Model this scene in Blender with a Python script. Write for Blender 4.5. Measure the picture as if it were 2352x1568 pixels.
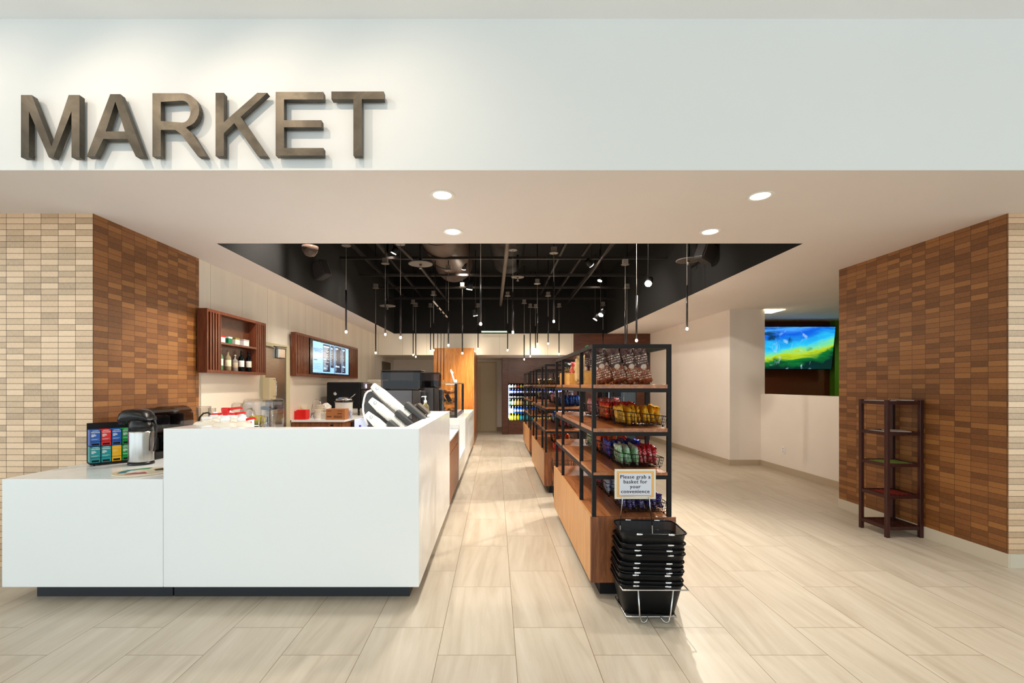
import bpy, bmesh, math, random
from mathutils import Vector, Matrix, Euler
random.seed(7)
PI = math.pi
for o in list(bpy.data.objects): bpy.data.objects.remove(o, do_unlink=True)
SC = bpy.context.scene
COL = SC.collection

# ------------------------------------------------------------------ camera, world, exposure
F = 1046.0; H = 1.4; VX, VY = 1138.0, 884.0
cam = bpy.data.cameras.new('camera'); camo = bpy.data.objects.new('camera', cam); COL.objects.link(camo)
cam.sensor_width = 36.0; cam.lens = F * 36.0 / 2352.0
cam.shift_x = (1176 - VX) / 2352.0; cam.shift_y = (VY - 784) / 2352.0
camo.location = (0, 0, H); camo.rotation_euler = (PI / 2, 0, 0)
cam.clip_start = 0.05; cam.clip_end = 200
SC.camera = camo
W = bpy.data.worlds.new('world'); SC.world = W; W.use_nodes = True
W.node_tree.nodes['Background'].inputs[0].default_value = (0.83, 0.95, 1.0, 1)
W.node_tree.nodes['Background'].inputs[1].default_value = 1.22
SC.view_settings.view_transform = 'Standard'; SC.view_settings.look = 'None'
SC.view_settings.exposure = 0.75; SC.view_settings.gamma = 1.0
SC.view_settings.use_curve_mapping = False
SC.cycles.max_bounces = 10; SC.cycles.diffuse_bounces = 6; SC.cycles.glossy_bounces = 5
SC.cycles.transmission_bounces = 8; SC.cycles.transparent_max_bounces = 16
SC.cycles.sample_clamp_indirect = 6.0
SC.cycles.caustics_reflective = False; SC.cycles.caustics_refractive = False

def P(px, py, Y): return Vector(((px - VX) / F * Y, Y, H - (py - VY) / F * Y))

# ------------------------------------------------------------------ mesh helpers
class MB:
    def __init__(s): s.bm = bmesh.new()
    def b2(s, x0, x1, y0, y1, z0, z1, m=0, bev=0, seg=2, mat=None):
        M = Matrix.Translation(((x0+x1)/2, (y0+y1)/2, (z0+z1)/2)) @ Matrix.Diagonal((abs(x1-x0), abs(y1-y0), abs(z1-z0), 1))
        if mat is not None: M = mat @ M
        r = bmesh.ops.create_cube(s.bm, size=1.0, matrix=M)
        fs = set(f for v in r['verts'] for f in v.link_faces)
        for f in fs: f.material_index = m
        if bev > 0:
            es = list(set(e for v in r['verts'] for e in v.link_edges))
            rr = bmesh.ops.bevel(s.bm, geom=es, offset=bev, segments=seg, profile=0.5, affect='EDGES')
            for f in rr['faces']: f.material_index = m
        return s
    def cyl(s, p0, p1, r0, r1=None, n=12, m=0, caps=True, smooth=True):
        p0 = Vector(p0); p1 = Vector(p1); r1 = r0 if r1 is None else r1
        d = p1 - p0; L = d.length
        if L < 1e-7: return s
        q = Vector((0, 0, 1)).rotation_difference(d.normalized()).to_matrix().to_4x4()
        M = Matrix.Translation((p0+p1)/2) @ q
        r = bmesh.ops.create_cone(s.bm, cap_ends=caps, cap_tris=False, segments=n, radius1=r0, radius2=r1, depth=L, matrix=M)
        for f in set(f for v in r['verts'] for f in v.link_faces):
            f.material_index = m; f.smooth = smooth and len(f.verts) == 4
        return s
    def tube(s, pts, r, n=6, m=0, closed=False):
        pts = [Vector(p) for p in pts]; k = len(pts); rings = []
        up = Vector((0.013, 0.021, 1)).normalized(); prev = None
        for i, p in enumerate(pts):
            a = pts[(i-1) % k] if (closed or i > 0) else p
            b = pts[(i+1) % k] if (closed or i < k-1) else p
            t = (b - a).normalized()
            u = t.cross(up if prev is None else prev)
            if prev is None:
                if u.length < 1e-3: u = t.cross(Vector((1, 0, 0)))
                u.normalize(); v = t.cross(u).normalized()
            else:
                v = (prev - t * prev.dot(t)).normalized(); u = v.cross(t).normalized()
            prev = v
            rr = r[i] if isinstance(r, (list, tuple)) else r
            rings.append([s.bm.verts.new(p + (u*math.cos(2*PI*j/n) + v*math.sin(2*PI*j/n))*rr) for j in range(n)])
        for i in range(k if closed else k-1):
            A, B = rings[i], rings[(i+1) % k]
            for j in range(n):
                f = s.bm.faces.new((A[j], A[(j+1) % n], B[(j+1) % n], B[j])); f.smooth = True; f.material_index = m
        if not closed:
            for R in (rings[0], rings[-1]):
                f = s.bm.faces.new(R); f.material_index = m
        return s
    def lathe(s, prof, c=(0, 0, 0), n=20, m=0, mat=None, smooth=True):
        c = Vector(c); rings = []
        for r, z in prof:
            ring = []
            for j in range(n):
                p = Vector((r*math.cos(2*PI*j/n), r*math.sin(2*PI*j/n), z))
                if mat is not None: p = mat @ p
                ring.append(s.bm.verts.new(p + c))
            rings.append(ring)
        for A, B in zip(rings, rings[1:]):
            for j in range(n):
                f = s.bm.faces.new((A[j], A[(j+1) % n], B[(j+1) % n], B[j])); f.smooth = smooth; f.material_index = m
        for R in (rings[0], rings[-1]):
            f = s.bm.faces.new(R); f.material_index = m
        return s
    def prism(s, poly, t0, t1, ax='y', m=0):
        def mk(a, b, t):
            return {'y': (a, t, b), 'x': (t, a, b), 'z': (a, b, t)}[ax]
        A = [s.bm.verts.new(mk(a, b, t0)) for a, b in poly]; B = [s.bm.verts.new(mk(a, b, t1)) for a, b in poly]
        n = len(poly)
        fs = [s.bm.faces.new(A), s.bm.faces.new(B)] + [s.bm.faces.new((A[i], A[(i+1) % n], B[(i+1) % n], B[i])) for i in range(n)]
        for f in fs: f.material_index = m
        return s
    def mesh_in(s, me, M, m=0):
        b = bmesh.new(); b.from_mesh(me); bmesh.ops.transform(b, matrix=M, verts=b.verts)
        for f in b.faces: f.material_index = m
        t = bpy.data.meshes.new('t'); b.to_mesh(t); b.free(); s.bm.from_mesh(t); bpy.data.meshes.remove(t); return s
    def xf(s, M): bmesh.ops.transform(s.bm, matrix=M, verts=s.bm.verts); return s
    def build(s, name, mats, parent=None, local=False):
        if not isinstance(mats, (list, tuple)): mats = [mats]
        bmesh.ops.recalc_face_normals(s.bm, faces=s.bm.faces)
        loc = Vector((0, 0, 0))
        if parent is not None and not local:
            p = parent; off = Vector((0, 0, 0))
            while p is not None: off += p.location; p = p.parent
            bmesh.ops.translate(s.bm, vec=-off, verts=s.bm.verts)
        elif parent is None and not local:
            xs = [v.co for v in s.bm.verts]
            loc = Vector(((min(v.x for v in xs)+max(v.x for v in xs))/2, (min(v.y for v in xs)+max(v.y for v in xs))/2, min(v.z for v in xs)))
            bmesh.ops.translate(s.bm, vec=-loc, verts=s.bm.verts)
        me = bpy.data.meshes.new(name); s.bm.to_mesh(me); s.bm.free()
        for mm in mats: me.materials.append(mm)
        o = bpy.data.objects.new(name, me); COL.objects.link(o); o.location = loc
        if parent is not None: o.parent = parent
        return o

def T(name, label, cat, loc=(0, 0, 0), group=None, rz=0):
    o = bpy.data.objects.new(name, None); COL.objects.link(o); o.location = loc; o.rotation_euler = (0, 0, rz)
    o.empty_display_size = 0.05
    o['label'] = label; o['category'] = cat
    if group: o['group'] = group
    return o
def tag(o, label, cat, group=None, kind=None):
    o['label'] = label; o['category'] = cat
    if group: o['group'] = group
    if kind: o['kind'] = kind
    return o
def S(o): o['kind'] = 'structure'; return o
KIDS = {}
def dup(root, loc=None, rot=None, label=None, group=None, mats=None):
    r = root.copy(); COL.objects.link(r)
    if loc is not None: r.location = loc
    if rot is not None: r.rotation_euler = rot
    if label: r['label'] = label
    if group: r['group'] = group
    for ch in KIDS.setdefault(root.name, [c for c in root.children]):
        c = ch.copy(); COL.objects.link(c); c.parent = r
        for g in KIDS.setdefault(ch.name, [x for x in ch.children]):
            d = g.copy(); COL.objects.link(d); d.parent = c
    return r
def ordn(i): return ['first', 'second', 'third', 'fourth', 'fifth', 'sixth', 'seventh', 'eighth', 'ninth', 'tenth', 'eleventh', 'twelfth', 'thirteenth', 'fourteenth', 'fifteenth', 'sixteenth', 'seventeenth', 'eighteenth', 'nineteenth', 'twentieth', 'twenty-first', 'twenty-second', 'twenty-third', 'twenty-fourth', 'twenty-fifth', 'twenty-sixth', 'twenty-seventh', 'twenty-eighth'][i]
def text_me(body, size=1.0, ext=0.0, off=0.0, align='CENTER', space=1.0, line=1.0):
    cu = bpy.data.curves.new('txt', 'FONT'); cu.body = body; cu.size = size; cu.extrude = ext; cu.offset = off
    cu.align_x = align; cu.align_y = 'CENTER'; cu.space_character = space; cu.space_line = line; cu.resolution_u = 3
    o = bpy.data.objects.new('txt', cu); COL.objects.link(o)
    bpy.context.view_layer.update()
    dg = bpy.context.evaluated_depsgraph_get()
    me = bpy.data.meshes.new_from_object(o.evaluated_get(dg))
    bpy.data.objects.remove(o); return me
RX90 = Matrix.Rotation(PI/2, 4, 'X')
FACEX = Matrix.Rotation(PI/2, 4, 'Z') @ RX90      # text facing +X

# ------------------------------------------------------------------ materials
def new_mat(name):
    m = bpy.data.materials.new(name); m.use_nodes = True; nt = m.node_tree
    return m, nt, nt.nodes['Principled BSDF']
def srgb(r, g, b):
    f = lambda c: (c/255/12.92) if c/255 <= 0.04045 else ((c/255+0.055)/1.055)**2.4
    return (f(r), f(g), f(b), 1)
_mc = {}
def mat(col, rough=0.5, metal=0.0, emis=0, spec=0.5, trans=0, ior=1.45, coat=0, alpha=1, name=None):
    key = (col, rough, metal, emis, spec, trans, ior, coat, alpha)
    if key in _mc: return _mc[key]
    m, nt, b = new_mat(name or 'surface')
    c = srgb(*col); b.inputs['Base Color'].default_value = c
    b.inputs['Roughness'].default_value = rough; b.inputs['Metallic'].default_value = metal
    b.inputs['Specular IOR Level'].default_value = spec; b.inputs['IOR'].default_value = ior
    b.inputs['Transmission Weight'].default_value = trans; b.inputs['Coat Weight'].default_value = coat
    b.inputs['Alpha'].default_value = alpha
    if emis: b.inputs['Emission Color'].default_value = c; b.inputs['Emission Strength'].default_value = emis
    if not emis and not trans and alpha == 1:
        n = nt.nodes.new('ShaderNodeTexNoise'); n.inputs['Scale'].default_value = 14; n.inputs['Detail'].default_value = 3
        tc = nt.nodes.new('ShaderNodeTexCoord'); nt.links.new(tc.outputs['Object'], n.inputs['Vector'])
        mr = nt.nodes.new('ShaderNodeMapRange'); mr.inputs['To Min'].default_value = max(0, rough-0.05); mr.inputs['To Max'].default_value = min(1, rough+0.05)
        nt.links.new(n.outputs['Fac'], mr.inputs['Value']); nt.links.new(mr.outputs['Result'], b.inputs['Roughness'])
    _mc[key] = m; return m
class NT:
    def __init__(s, nt): s.nt = nt
    def math(s, op, a, b=None, c=None):
        n = s.nt.nodes.new('ShaderNodeMath'); n.operation = op
        for i, v in enumerate((a, b, c)):
            if v is None: continue
            if isinstance(v, (int, float)): n.inputs[i].default_value = v
            else: s.nt.links.new(v, n.inputs[i])
        return n.outputs[0]
    def comb(s, x, y, z=0.0):
        n = s.nt.nodes.new('ShaderNodeCombineXYZ')
        for i, v in enumerate((x, y, z)):
            if isinstance(v, (int, float)): n.inputs[i].default_value = v
            else: s.nt.links.new(v, n.inputs[i])
        return n.outputs[0]
    def sep(s, v):
        n = s.nt.nodes.new('ShaderNodeSeparateXYZ'); s.nt.links.new(v, n.inputs[0]); return n.outputs
    def noise(s, v, scale=5, detail=4, rough=0.5, dist=0.0):
        n = s.nt.nodes.new('ShaderNodeTexNoise'); n.inputs['Scale'].default_value = scale; n.inputs['Detail'].default_value = detail
        n.inputs['Roughness'].default_value = rough; n.inputs['Distortion'].default_value = dist
        s.nt.links.new(v, n.inputs['Vector']); return n.outputs['Fac']
    def white(s, v):
        n = s.nt.nodes.new('ShaderNodeTexWhiteNoise'); n.noise_dimensions = '3D'; s.nt.links.new(v, n.inputs['Vector']); return n.outputs['Value']
    def ramp(s, f, stops, interp='LINEAR'):
        n = s.nt.nodes.new('ShaderNodeValToRGB'); n.color_ramp.interpolation = interp
        el = n.color_ramp.elements
        while len(el) > 1: el.remove(el[-1])
        el[0].position = stops[0][0]; el[0].color = stops[0][1]
        for p, c in stops[1:]:
            e = el.new(p); e.color = c
        s.nt.links.new(f, n.inputs[0]); return n.outputs[0]
    def mix(s, f, a, b, mode='MIX'):
        n = s.nt.nodes.new('ShaderNodeMix'); n.data_type = 'RGBA'; n.blend_type = mode
        for i, v in ((0, f), (6, a), (7, b)):
            if isinstance(v, (int, float)): n.inputs[i].default_value = v
            elif isinstance(v, tuple): n.inputs[i].default_value = v
            else: s.nt.links.new(v, n.inputs[i])
        return n.outputs[2]
    def coord(s, which='Object'):
        n = s.nt.nodes.new('ShaderNodeTexCoord'); return n.outputs[which]
    def geo(s):
        n = s.nt.nodes.new('ShaderNodeNewGeometry'); return n.outputs['Position']
    def mapping(s, v, sc, loc=(0, 0, 0)):
        n = s.nt.nodes.new('ShaderNodeMapping'); n.inputs['Scale'].default_value = sc; n.inputs['Location'].default_value = loc
        s.nt.links.new(v, n.inputs['Vector']); return n.outputs[0]
    def bump(s, h, strength=0.3, dist=0.01):
        n = s.nt.nodes.new('ShaderNodeBump'); n.inputs['Strength'].default_value = strength; n.inputs['Distance'].default_value = dist
        s.nt.links.new(h, n.inputs['Height']); return n.outputs[0]
    def link(s, a, b): s.nt.links.new(a, b)

def wood(name, cols, axis='z', scale=1.0, rough=0.4, stretch=14, coat=0.0):
    m, nt, b = new_mat(name); N = NT(nt); c = N.coord('Object')
    hi = 9.0*scale; lo = hi/stretch
    sc = {'z': (hi, hi, lo), 'y': (hi, lo, hi), 'x': (lo, hi, hi)}[axis]
    v = N.mapping(c, sc)
    f1 = N.noise(v, 2.2, 6, 0.6, 1.2); f2 = N.noise(v, 14, 3, 0.6, 0.0)
    f = N.math('ADD', N.math('MULTIPLY', f1, 0.75), N.math('MULTIPLY', f2, 0.25))
    col = N.ramp(f, [(0.3, srgb(*cols[0])), (0.5, srgb(*cols[1])), (0.7, srgb(*cols[2]))])
    N.link(col, b.inputs['Base Color']); b.inputs['Roughness'].default_value = rough; b.inputs['Coat Weight'].default_value = coat
    N.link(N.bump(f2, 0.08, 0.002), b.inputs['Normal']); return m

def tile_mat(name, plane, u0, cols, gloss, w=0.133, h=0.0455):
    """stack-bonded glazed ceramic tiles; plane 'y' = wall facing -Y (uses X), 'x' = wall facing sideways (uses Y)"""
    m, nt, b = new_mat(name); N = NT(nt); p = N.sep(N.geo())
    a = p[0] if plane == 'y' else p[1]
    u = N.math('DIVIDE', N.math('SUBTRACT', a, u0), w); v = N.math('DIVIDE', p[2], h)
    fu = N.math('FLOOR', u); fv = N.math('FLOOR', v)
    ru = N.math('FRACT', u); rv = N.math('FRACT', v)
    wn = N.white(N.comb(fu, fv, 3.0))
    big = N.noise(N.comb(N.math('MULTIPLY', fu, 1.0), N.math('MULTIPLY', fv, 0.33)), 0.18, 2)
    t = N.math('ADD', N.math('MULTIPLY', wn, 0.75), N.math('MULTIPLY', big, 0.35))
    col = N.ramp(t, [(p_, srgb(*c_)) for p_, c_ in zip((0.12, 0.4, 0.62, 0.95), cols)])
    st = N.noise(N.comb(N.math('ADD', N.math('MULTIPLY', u, 9.0), N.math('MULTIPLY', wn, 50.0)), N.math('MULTIPLY', rv, 1.2)), 1.5, 3)
    col = N.mix(0.22, col, N.ramp(st, [(0.3, srgb(*cols[0])), (0.7, srgb(*cols[3]))]))
    eu = N.math('MINIMUM', ru, N.math('SUBTRACT', 1.0, ru)); ev = N.math('MINIMUM', rv, N.math('SUBTRACT', 1.0, rv))
    gu = N.math('LESS_THAN', N.math('MULTIPLY', eu, w), 0.0016); gv = N.math('LESS_THAN', N.math('MULTIPLY', ev, h), 0.0016)
    g = N.math('MAXIMUM', gu, gv)
    col = N.mix(g, col, srgb(78, 48, 24))
    N.link(col, b.inputs['Base Color']); b.inputs['Roughness'].default_value = 0.5
    # each tile is set at a slightly different tilt; the joints are recessed
    hgt = N.math('ADD', N.math('MULTIPLY', N.math('SUBTRACT', 1.0, g), 1.0), N.math('MULTIPLY', st, 0.15))
    bp = N.bump(hgt, 0.35, 0.002); N.link(bp, b.inputs['Normal'])
    # pale lustre glaze over the brown body
    gl = nt.nodes.new('ShaderNodeBsdfGlossy'); gl.inputs['Color'].default_value = (0.84, 0.66, 0.48, 1)
    N.link(N.math('ADD', 0.34, N.math('MULTIPLY', wn, 0.14)), gl.inputs['Roughness']); N.link(bp, gl.inputs['Normal'])
    mx = nt.nodes.new('ShaderNodeMixShader'); N.link(N.math('MULTIPLY', N.math('SUBTRACT', 1.0, g), N.math('ADD', gloss*.4, N.math('MULTIPLY', t, gloss))), mx.inputs[0])
    nt.links.new(b.outputs[0], mx.inputs[1]); nt.links.new(gl.outputs[0], mx.inputs[2])
    nt.links.new(mx.outputs[0], nt.nodes['Material Output'].inputs['Surface'])
    return m

def floor_mat():
    m, nt, b = new_mat('floor_tile'); N = NT(nt); p = N.sep(N.geo())
    r = N.math('DIVIDE', N.math('ADD', p[0], 0.30), 0.405); row = N.math('FLOOR', r); rx = N.math('FRACT', r)
    off = N.math('MULTIPLY', N.math('MODULO', N.math('ADD', row, 200.0), 2.0), 0.268)
    c = N.math('DIVIDE', N.math('SUBTRACT', N.math('SUBTRACT', p[1], 2.362), off), 0.8); cc = N.math('FLOOR', c); ry = N.math('FRACT', c)
    wn = N.white(N.comb(row, cc, 1.0))
    base = N.ramp(wn, [(0.0, srgb(186, 174, 156)), (0.5, srgb(194, 182, 164)), (1.0, srgb(200, 189, 171))])
    vx = N.math('ADD', N.math('MULTIPLY', N.math('ADD', p[0], N.math('MULTIPLY', p[1], N.math('SUBTRACT', N.math('MULTIPLY', wn, 0.24), 0.12))), 8.0), N.math('MULTIPLY', wn, 37.0))
    vy = N.math('ADD', N.math('MULTIPLY', p[1], 0.6), N.math('MULTIPLY', wn, 91.0))
    vn = N.noise(N.comb(vx, vy, 0.0), 1.6, 8, 0.64, 0.45)
    vein = N.ramp(vn, [(0.3, srgb(166, 150, 127)), (0.5, srgb(195, 182, 162)), (0.72, srgb(214, 204, 188))])
    col = N.mix(0.55, base, vein)
    ex = N.math('MULTIPLY', N.math('MINIMUM', rx, N.math('SUBTRACT', 1.0, rx)), 0.405)
    ey = N.math('MULTIPLY', N.math('MINIMUM', ry, N.math('SUBTRACT', 1.0, ry)), 0.8)
    g = N.math('LESS_THAN', N.math('MINIMUM', ex, ey), 0.0017)
    col = N.mix(g, col, srgb(128, 110, 84))
    N.link(col, b.inputs['Base Color'])
    N.link(N.math('ADD', 0.3, N.math('MULTIPLY', vn, 0.14)), b.inputs['Roughness'])
    b.inputs['Specular IOR Level'].default_value = 0.45
    N.link(N.bump(N.math('SUBTRACT', 1.0, g), 0.15, 0.001), b.inputs['Normal'])
    return m

def paint(name, col, rough=0.75, var=0.03):
    m, nt, b = new_mat(name); N = NT(nt); p = N.geo()
    n = N.noise(p, 1.3, 4); c = srgb(*col)
    d = tuple(x*(1-var*2) for x in c[:3])+(1,)
    N.link(N.ramp(n, [(0.3, d), (0.7, c)]), b.inputs['Base Color']); b.inputs['Roughness'].default_value = rough
    N.link(N.bump(N.noise(p, 220, 2), 0.04, 0.001), b.inputs['Normal']); return m

def panel_paint(name, col, pitch=0.62, rough=0.35):
    """painted wall panels with thin vertical joints (runs along Y)"""
    m, nt, b = new_mat(name); N = NT(nt); p = N.sep(N.geo())
    u = N.math('DIVIDE', N.math('ADD', p[1], p[0]), pitch); f = N.math('FRACT', u)
    g = N.math('LESS_THAN', N.math('MULTIPLY', N.math('MINIMUM', f, N.math('SUBTRACT', 1.0, f)), pitch), 0.002)
    n = N.noise(N.comb(N.math('MULTIPLY', p[1], 3.0), N.math('MULTIPLY', p[2], 0.25)), 1.4, 3)
    c = srgb(*col); d = tuple(x*0.9 for x in c[:3])+(1,)
    N.link(N.mix(g, N.ramp(n, [(0.35, d), (0.65, c)]), srgb(150, 135, 110)), b.inputs['Base Color'])
    b.inputs['Roughness'].default_value = rough; return m

def brushed(name, col, rough=0.3, axis='z'):
    m, nt, b = new_mat(name); N = NT(nt)
    sc = {'z': (60, 60, 1), 'x': (1, 60, 60), 'h': (2, 2, 120)}[axis]
    n = N.noise(N.mapping(N.coord('Object'), sc), 3, 4)
    c = srgb(*col); d = tuple(x*0.75 for x in c[:3])+(1,)
    N.link(N.ramp(n, [(0.3, d), (0.7, c)]), b.inputs['Base Color']); b.inputs['Metallic'].default_value = 1
    N.link(N.math('ADD', rough-0.06, N.math('MULTIPLY', n, 0.12)), b.inputs['Roughness']); return m

def bag_mat(col, second=(240, 240, 235), rough=0.28, seed=0.0, split=None, metal=0.15, text=0.5):
    """printed foil bag: body colour, paler printed patches in the middle of the front and back"""
    m, nt, b = new_mat('printed_foil'); N = NT(nt); g = N.sep(N.coord('Generated'))
    z_ = g[2]; side = N.math('ADD', g[1], N.math('MULTIPLY', g[0], .0))
    # rows of lettering-like marks inside two printed blocks, plus a pale roundel
    rows = N.math('GREATER_THAN', N.math('FRACT', N.math('MULTIPLY', z_, 17.0)), 0.42)
    w = N.noise(N.comb(N.math('MULTIPLY', g[1], 16.0), N.math('FLOOR', N.math('MULTIPLY', z_, 17.0)), N.math('ADD', N.math('MULTIPLY', g[0], 9.0), seed)), 1.6, 1, 0.5, 0.0)
    mask = N.math('MULTIPLY', rows, N.math('GREATER_THAN', w, 1.0 - text))
    blk = N.math('LESS_THAN', N.math('ABSOLUTE', N.math('SUBTRACT', N.math('ABSOLUTE', N.math('SUBTRACT', z_, 0.46)), 0.20)), 0.13)
    mask = N.math('MULTIPLY', mask, blk)
    gx = N.math('MINIMUM', N.math('ABSOLUTE', N.math('SUBTRACT', g[0], 0.5)), N.math('ABSOLUTE', N.math('SUBTRACT', g[1], 0.5)))
    rd = N.math('ADD', N.math('POWER', N.math('MULTIPLY', gx, 3.2), 2.0), N.math('POWER', N.math('MULTIPLY', N.math('SUBTRACT', z_, 0.46), 9.0), 2.0))
    mask = N.math('MAXIMUM', mask, N.math('MULTIPLY', N.math('LESS_THAN', rd, 0.3), 0.7))
    base = srgb(*col)
    if split:
        base = N.mix(N.math('GREATER_THAN', g[2], 0.46), srgb(*split), srgb(*col))
    c = N.mix(mask, base, srgb(*second)); N.link(c, b.inputs['Base Color'])
    b.inputs['Roughness'].default_value = rough; b.inputs['Metallic'].default_value = metal
    N.link(N.bump(N.noise(N.coord('Object'), 42, 3, 0.55, 1.4), 0.8, 0.012), b.inputs['Normal']); return m

M = {}
M['white_wall'] = paint('white_wall', (238, 229, 219))
M['fascia'] = paint('fascia_paint', (228, 229, 228), 0.8, 0.01)
M['ceiling'] = paint('ceiling_paint', (238, 231, 228), 0.8, 0.015)
M['lobby_ceiling'] = paint('lobby_ceiling_paint', (246, 247, 248), 0.8, 0.01)
M['panel_wall'] = panel_paint('panel_wall', (236, 228, 214))
M['backsplash'] = mat((232, 218, 200), 0.12, coat=0.3)
M['solid_white'] = mat((240, 243, 244), 0.16, spec=0.5)
M['black'] = paint('black_paint', (5, 4, 4), 0.9)
M['deck'] = paint('deck_black', (6, 6, 6), 0.85)
M['kick'] = mat((38, 42, 48), 0.45)
M['floor'] = floor_mat()
M['baseboard'] = paint('baseboard_tile', (186, 170, 146), 0.4)
M['base_pale'] = paint('baseboard_pale', (205, 196, 176), 0.4)
M['walnut_v'] = wood('walnut_vertical', [(84, 44, 22), (128, 74, 40), (164, 104, 62)], 'z', 1.4)
M['walnut_y'] = wood('walnut_long', [(112, 62, 32), (158, 98, 56), (190, 128, 80)], 'y', 1.2, 0.28)
M['walnut_x'] = wood('walnut_cross', [(112, 62, 32), (158, 98, 56), (190, 128, 80)], 'x', 1.2, 0.3)
M['oak_side'] = wood('side_veneer', [(176, 122, 72), (196, 144, 92), (212, 164, 112)], 'z', 1.6, 0.45)
M['honey'] = wood('honey_veneer', [(176, 98, 30), (212, 134, 52), (232, 164, 84)], 'z', 0.9, 0.35, 10)
M['darkwood'] = wood('dark_veneer', [(58, 28, 14), (88, 46, 24), (112, 62, 34)], 'x', 0.7, 0.35, 8)
M['slatwood'] = wood('slat_wood', [(76, 34, 18), (108, 54, 30), (138, 78, 48)], 'z', 2.0, 0.35)
M['mahogany'] = wood('mahogany', [(36, 11, 8), (52, 16, 11), (72, 24, 16)], 'z', 2.5, 0.35)
M['steelframe'] = mat((30, 27, 27), 0.6, 0.0, spec=0.22)
M['chrome'] = mat((220, 220, 222), 0.12, 1.0)
M['steel'] = brushed('brushed_steel', (196, 194, 190), 0.25)
M['steel_door'] = brushed('steel_door', (170, 164, 154), 0.32, 'h')
M['blackplastic'] = mat((16, 16, 18), 0.28)
M['blackmatte'] = mat((20, 20, 22), 0.6, spec=.25)
M['darkgrey'] = mat((62, 62, 62), 0.45)
M['glass'] = mat((250, 250, 250), 0.02, trans=1.0, ior=1.15)
M['smoke'] = mat((95, 92, 98), 0.06, trans=0.92, ior=1.2)
M['clear'] = mat((238, 236, 234), 0.05, trans=1.0, ior=1.25)
M['milky'] = mat((236, 228, 212), 0.35)
def thin_clear(name, tint, refl=0.12, rough=0.04):
    m = bpy.data.materials.new(name); m.use_nodes = True; nt = m.node_tree; nt.nodes.clear()
    o = nt.nodes.new('ShaderNodeOutputMaterial'); tr = nt.nodes.new('ShaderNodeBsdfTransparent'); tr.inputs[0].default_value = tint
    gl = nt.nodes.new('ShaderNodeBsdfGlossy'); gl.inputs['Roughness'].default_value = rough; gl.inputs['Color'].default_value = (1, 1, 1, 1)
    lw = nt.nodes.new('ShaderNodeLayerWeight'); lw.inputs['Blend'].default_value = 0.35
    mr = nt.nodes.new('ShaderNodeMapRange'); mr.inputs['To Min'].default_value = refl*.4; mr.inputs['To Max'].default_value = min(1, refl*4)
    nt.links.new(lw.outputs['Facing'], mr.inputs['Value'])
    mx = nt.nodes.new('ShaderNodeMixShader'); nt.links.new(mr.outputs['Result'], mx.inputs[0]); nt.links.new(tr.outputs[0], mx.inputs[1]); nt.links.new(gl.outputs[0], mx.inputs[2])
    nt.links.new(mx.outputs[0], o.inputs['Surface']); return m
M['glass'] = thin_clear('clear_glass', (.96, .97, .96, 1), .09)
M['clear'] = thin_clear('clear_plastic', (.90, .88, .85, 1), .14)
M['smoke'] = thin_clear('smoked_plastic', (.42, .40, .42, 1), .06)
M['paper'] = mat((240, 240, 240), 0.6)
M['red'] = mat((214, 24, 22), 0.35)
M['bulb'] = mat((255, 236, 205), 0.4, emis=22.0)
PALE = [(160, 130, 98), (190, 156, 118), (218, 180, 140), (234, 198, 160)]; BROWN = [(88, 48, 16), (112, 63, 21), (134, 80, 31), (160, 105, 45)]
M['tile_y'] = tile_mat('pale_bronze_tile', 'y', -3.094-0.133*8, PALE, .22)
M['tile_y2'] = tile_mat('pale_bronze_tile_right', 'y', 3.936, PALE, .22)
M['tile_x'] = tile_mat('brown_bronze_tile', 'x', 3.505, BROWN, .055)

def spot(name, loc, aim, energy, size=100, blend=0.6, col=(1, 0.91, 0.79), r=0.05):
    l = bpy.data.lights.new(name, 'SPOT'); l.energy = energy; l.spot_size = math.radians(size); l.spot_blend = blend
    l.color = col; l.shadow_soft_size = r
    o = bpy.data.objects.new(name, l); COL.objects.link(o); o.location = loc
    o.rotation_euler = (Vector(aim)-Vector(loc)).to_track_quat('-Z', 'Y').to_euler(); return o

# ------------------------------------------------------------------ the setting
CZ = 2.718
XL, XR = -3.094, 3.936
S(MB().b2(-8, 10, -6, 15, -0.1, 0).build('floor', M['floor']))
# lower soffit ceiling with the opening into the black plenum
OX0, OX1, OY0, OY1 = -2.60, 2.867, 4.242, 11.68
c = MB()
for a in ((-8, 10, 2.8, OY0), (-8, OX0, OY0, 15), (OX1, 10, OY0, 15), (OX0, OX1, OY1, 15)):
    c.b2(a[0], a[1], a[2], a[3], CZ, CZ+0.08)
S(c.build('ceiling', M['ceiling']))
S(MB().b2(-8, 10, 2.8, 2.95, CZ+0.08, 3.9).b2(-8, 10, 2.795, 2.8, CZ, 3.646).build('wall_fascia', M['fascia']))
S(MB().b2(-8, 10, -6, 2.8, 3.646, 3.75).build('ceiling_lobby', M['lobby_ceiling']))
# black plenum box
pz = 4.25
S(MB().b2(OX0-0.06, OX0+.006, OY0-0.06, OY1+.06, CZ+0.0815, pz).b2(OX0-.0005, OX0+.006, OY0, OY1, CZ+.001, CZ+.0815).build('wall_plenum_left', M['black']))
S(MB().b2(OX1-.006, OX1+0.06, OY0-0.06, OY1+.06, CZ+0.0815, pz).b2(OX1-.006, OX1+.0005, OY0, OY1, CZ+.001, CZ+.0815).build('wall_plenum_right', M['black']))
S(MB().b2(OX0, OX1, OY0-0.06, OY0+.006, CZ+0.0815, pz).b2(OX0, OX1, OY0-.0005, OY0+.006, CZ+.001, CZ+.0815).build('wall_plenum_front', M['black']))
S(MB().b2(OX0, OX1, OY1-.006, OY1+0.06, CZ+0.0815, pz).b2(OX0, OX1, OY1-.006, OY1-.0005, CZ+.001, CZ+.0815).build('wall_plenum_back', M['black']))
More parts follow.
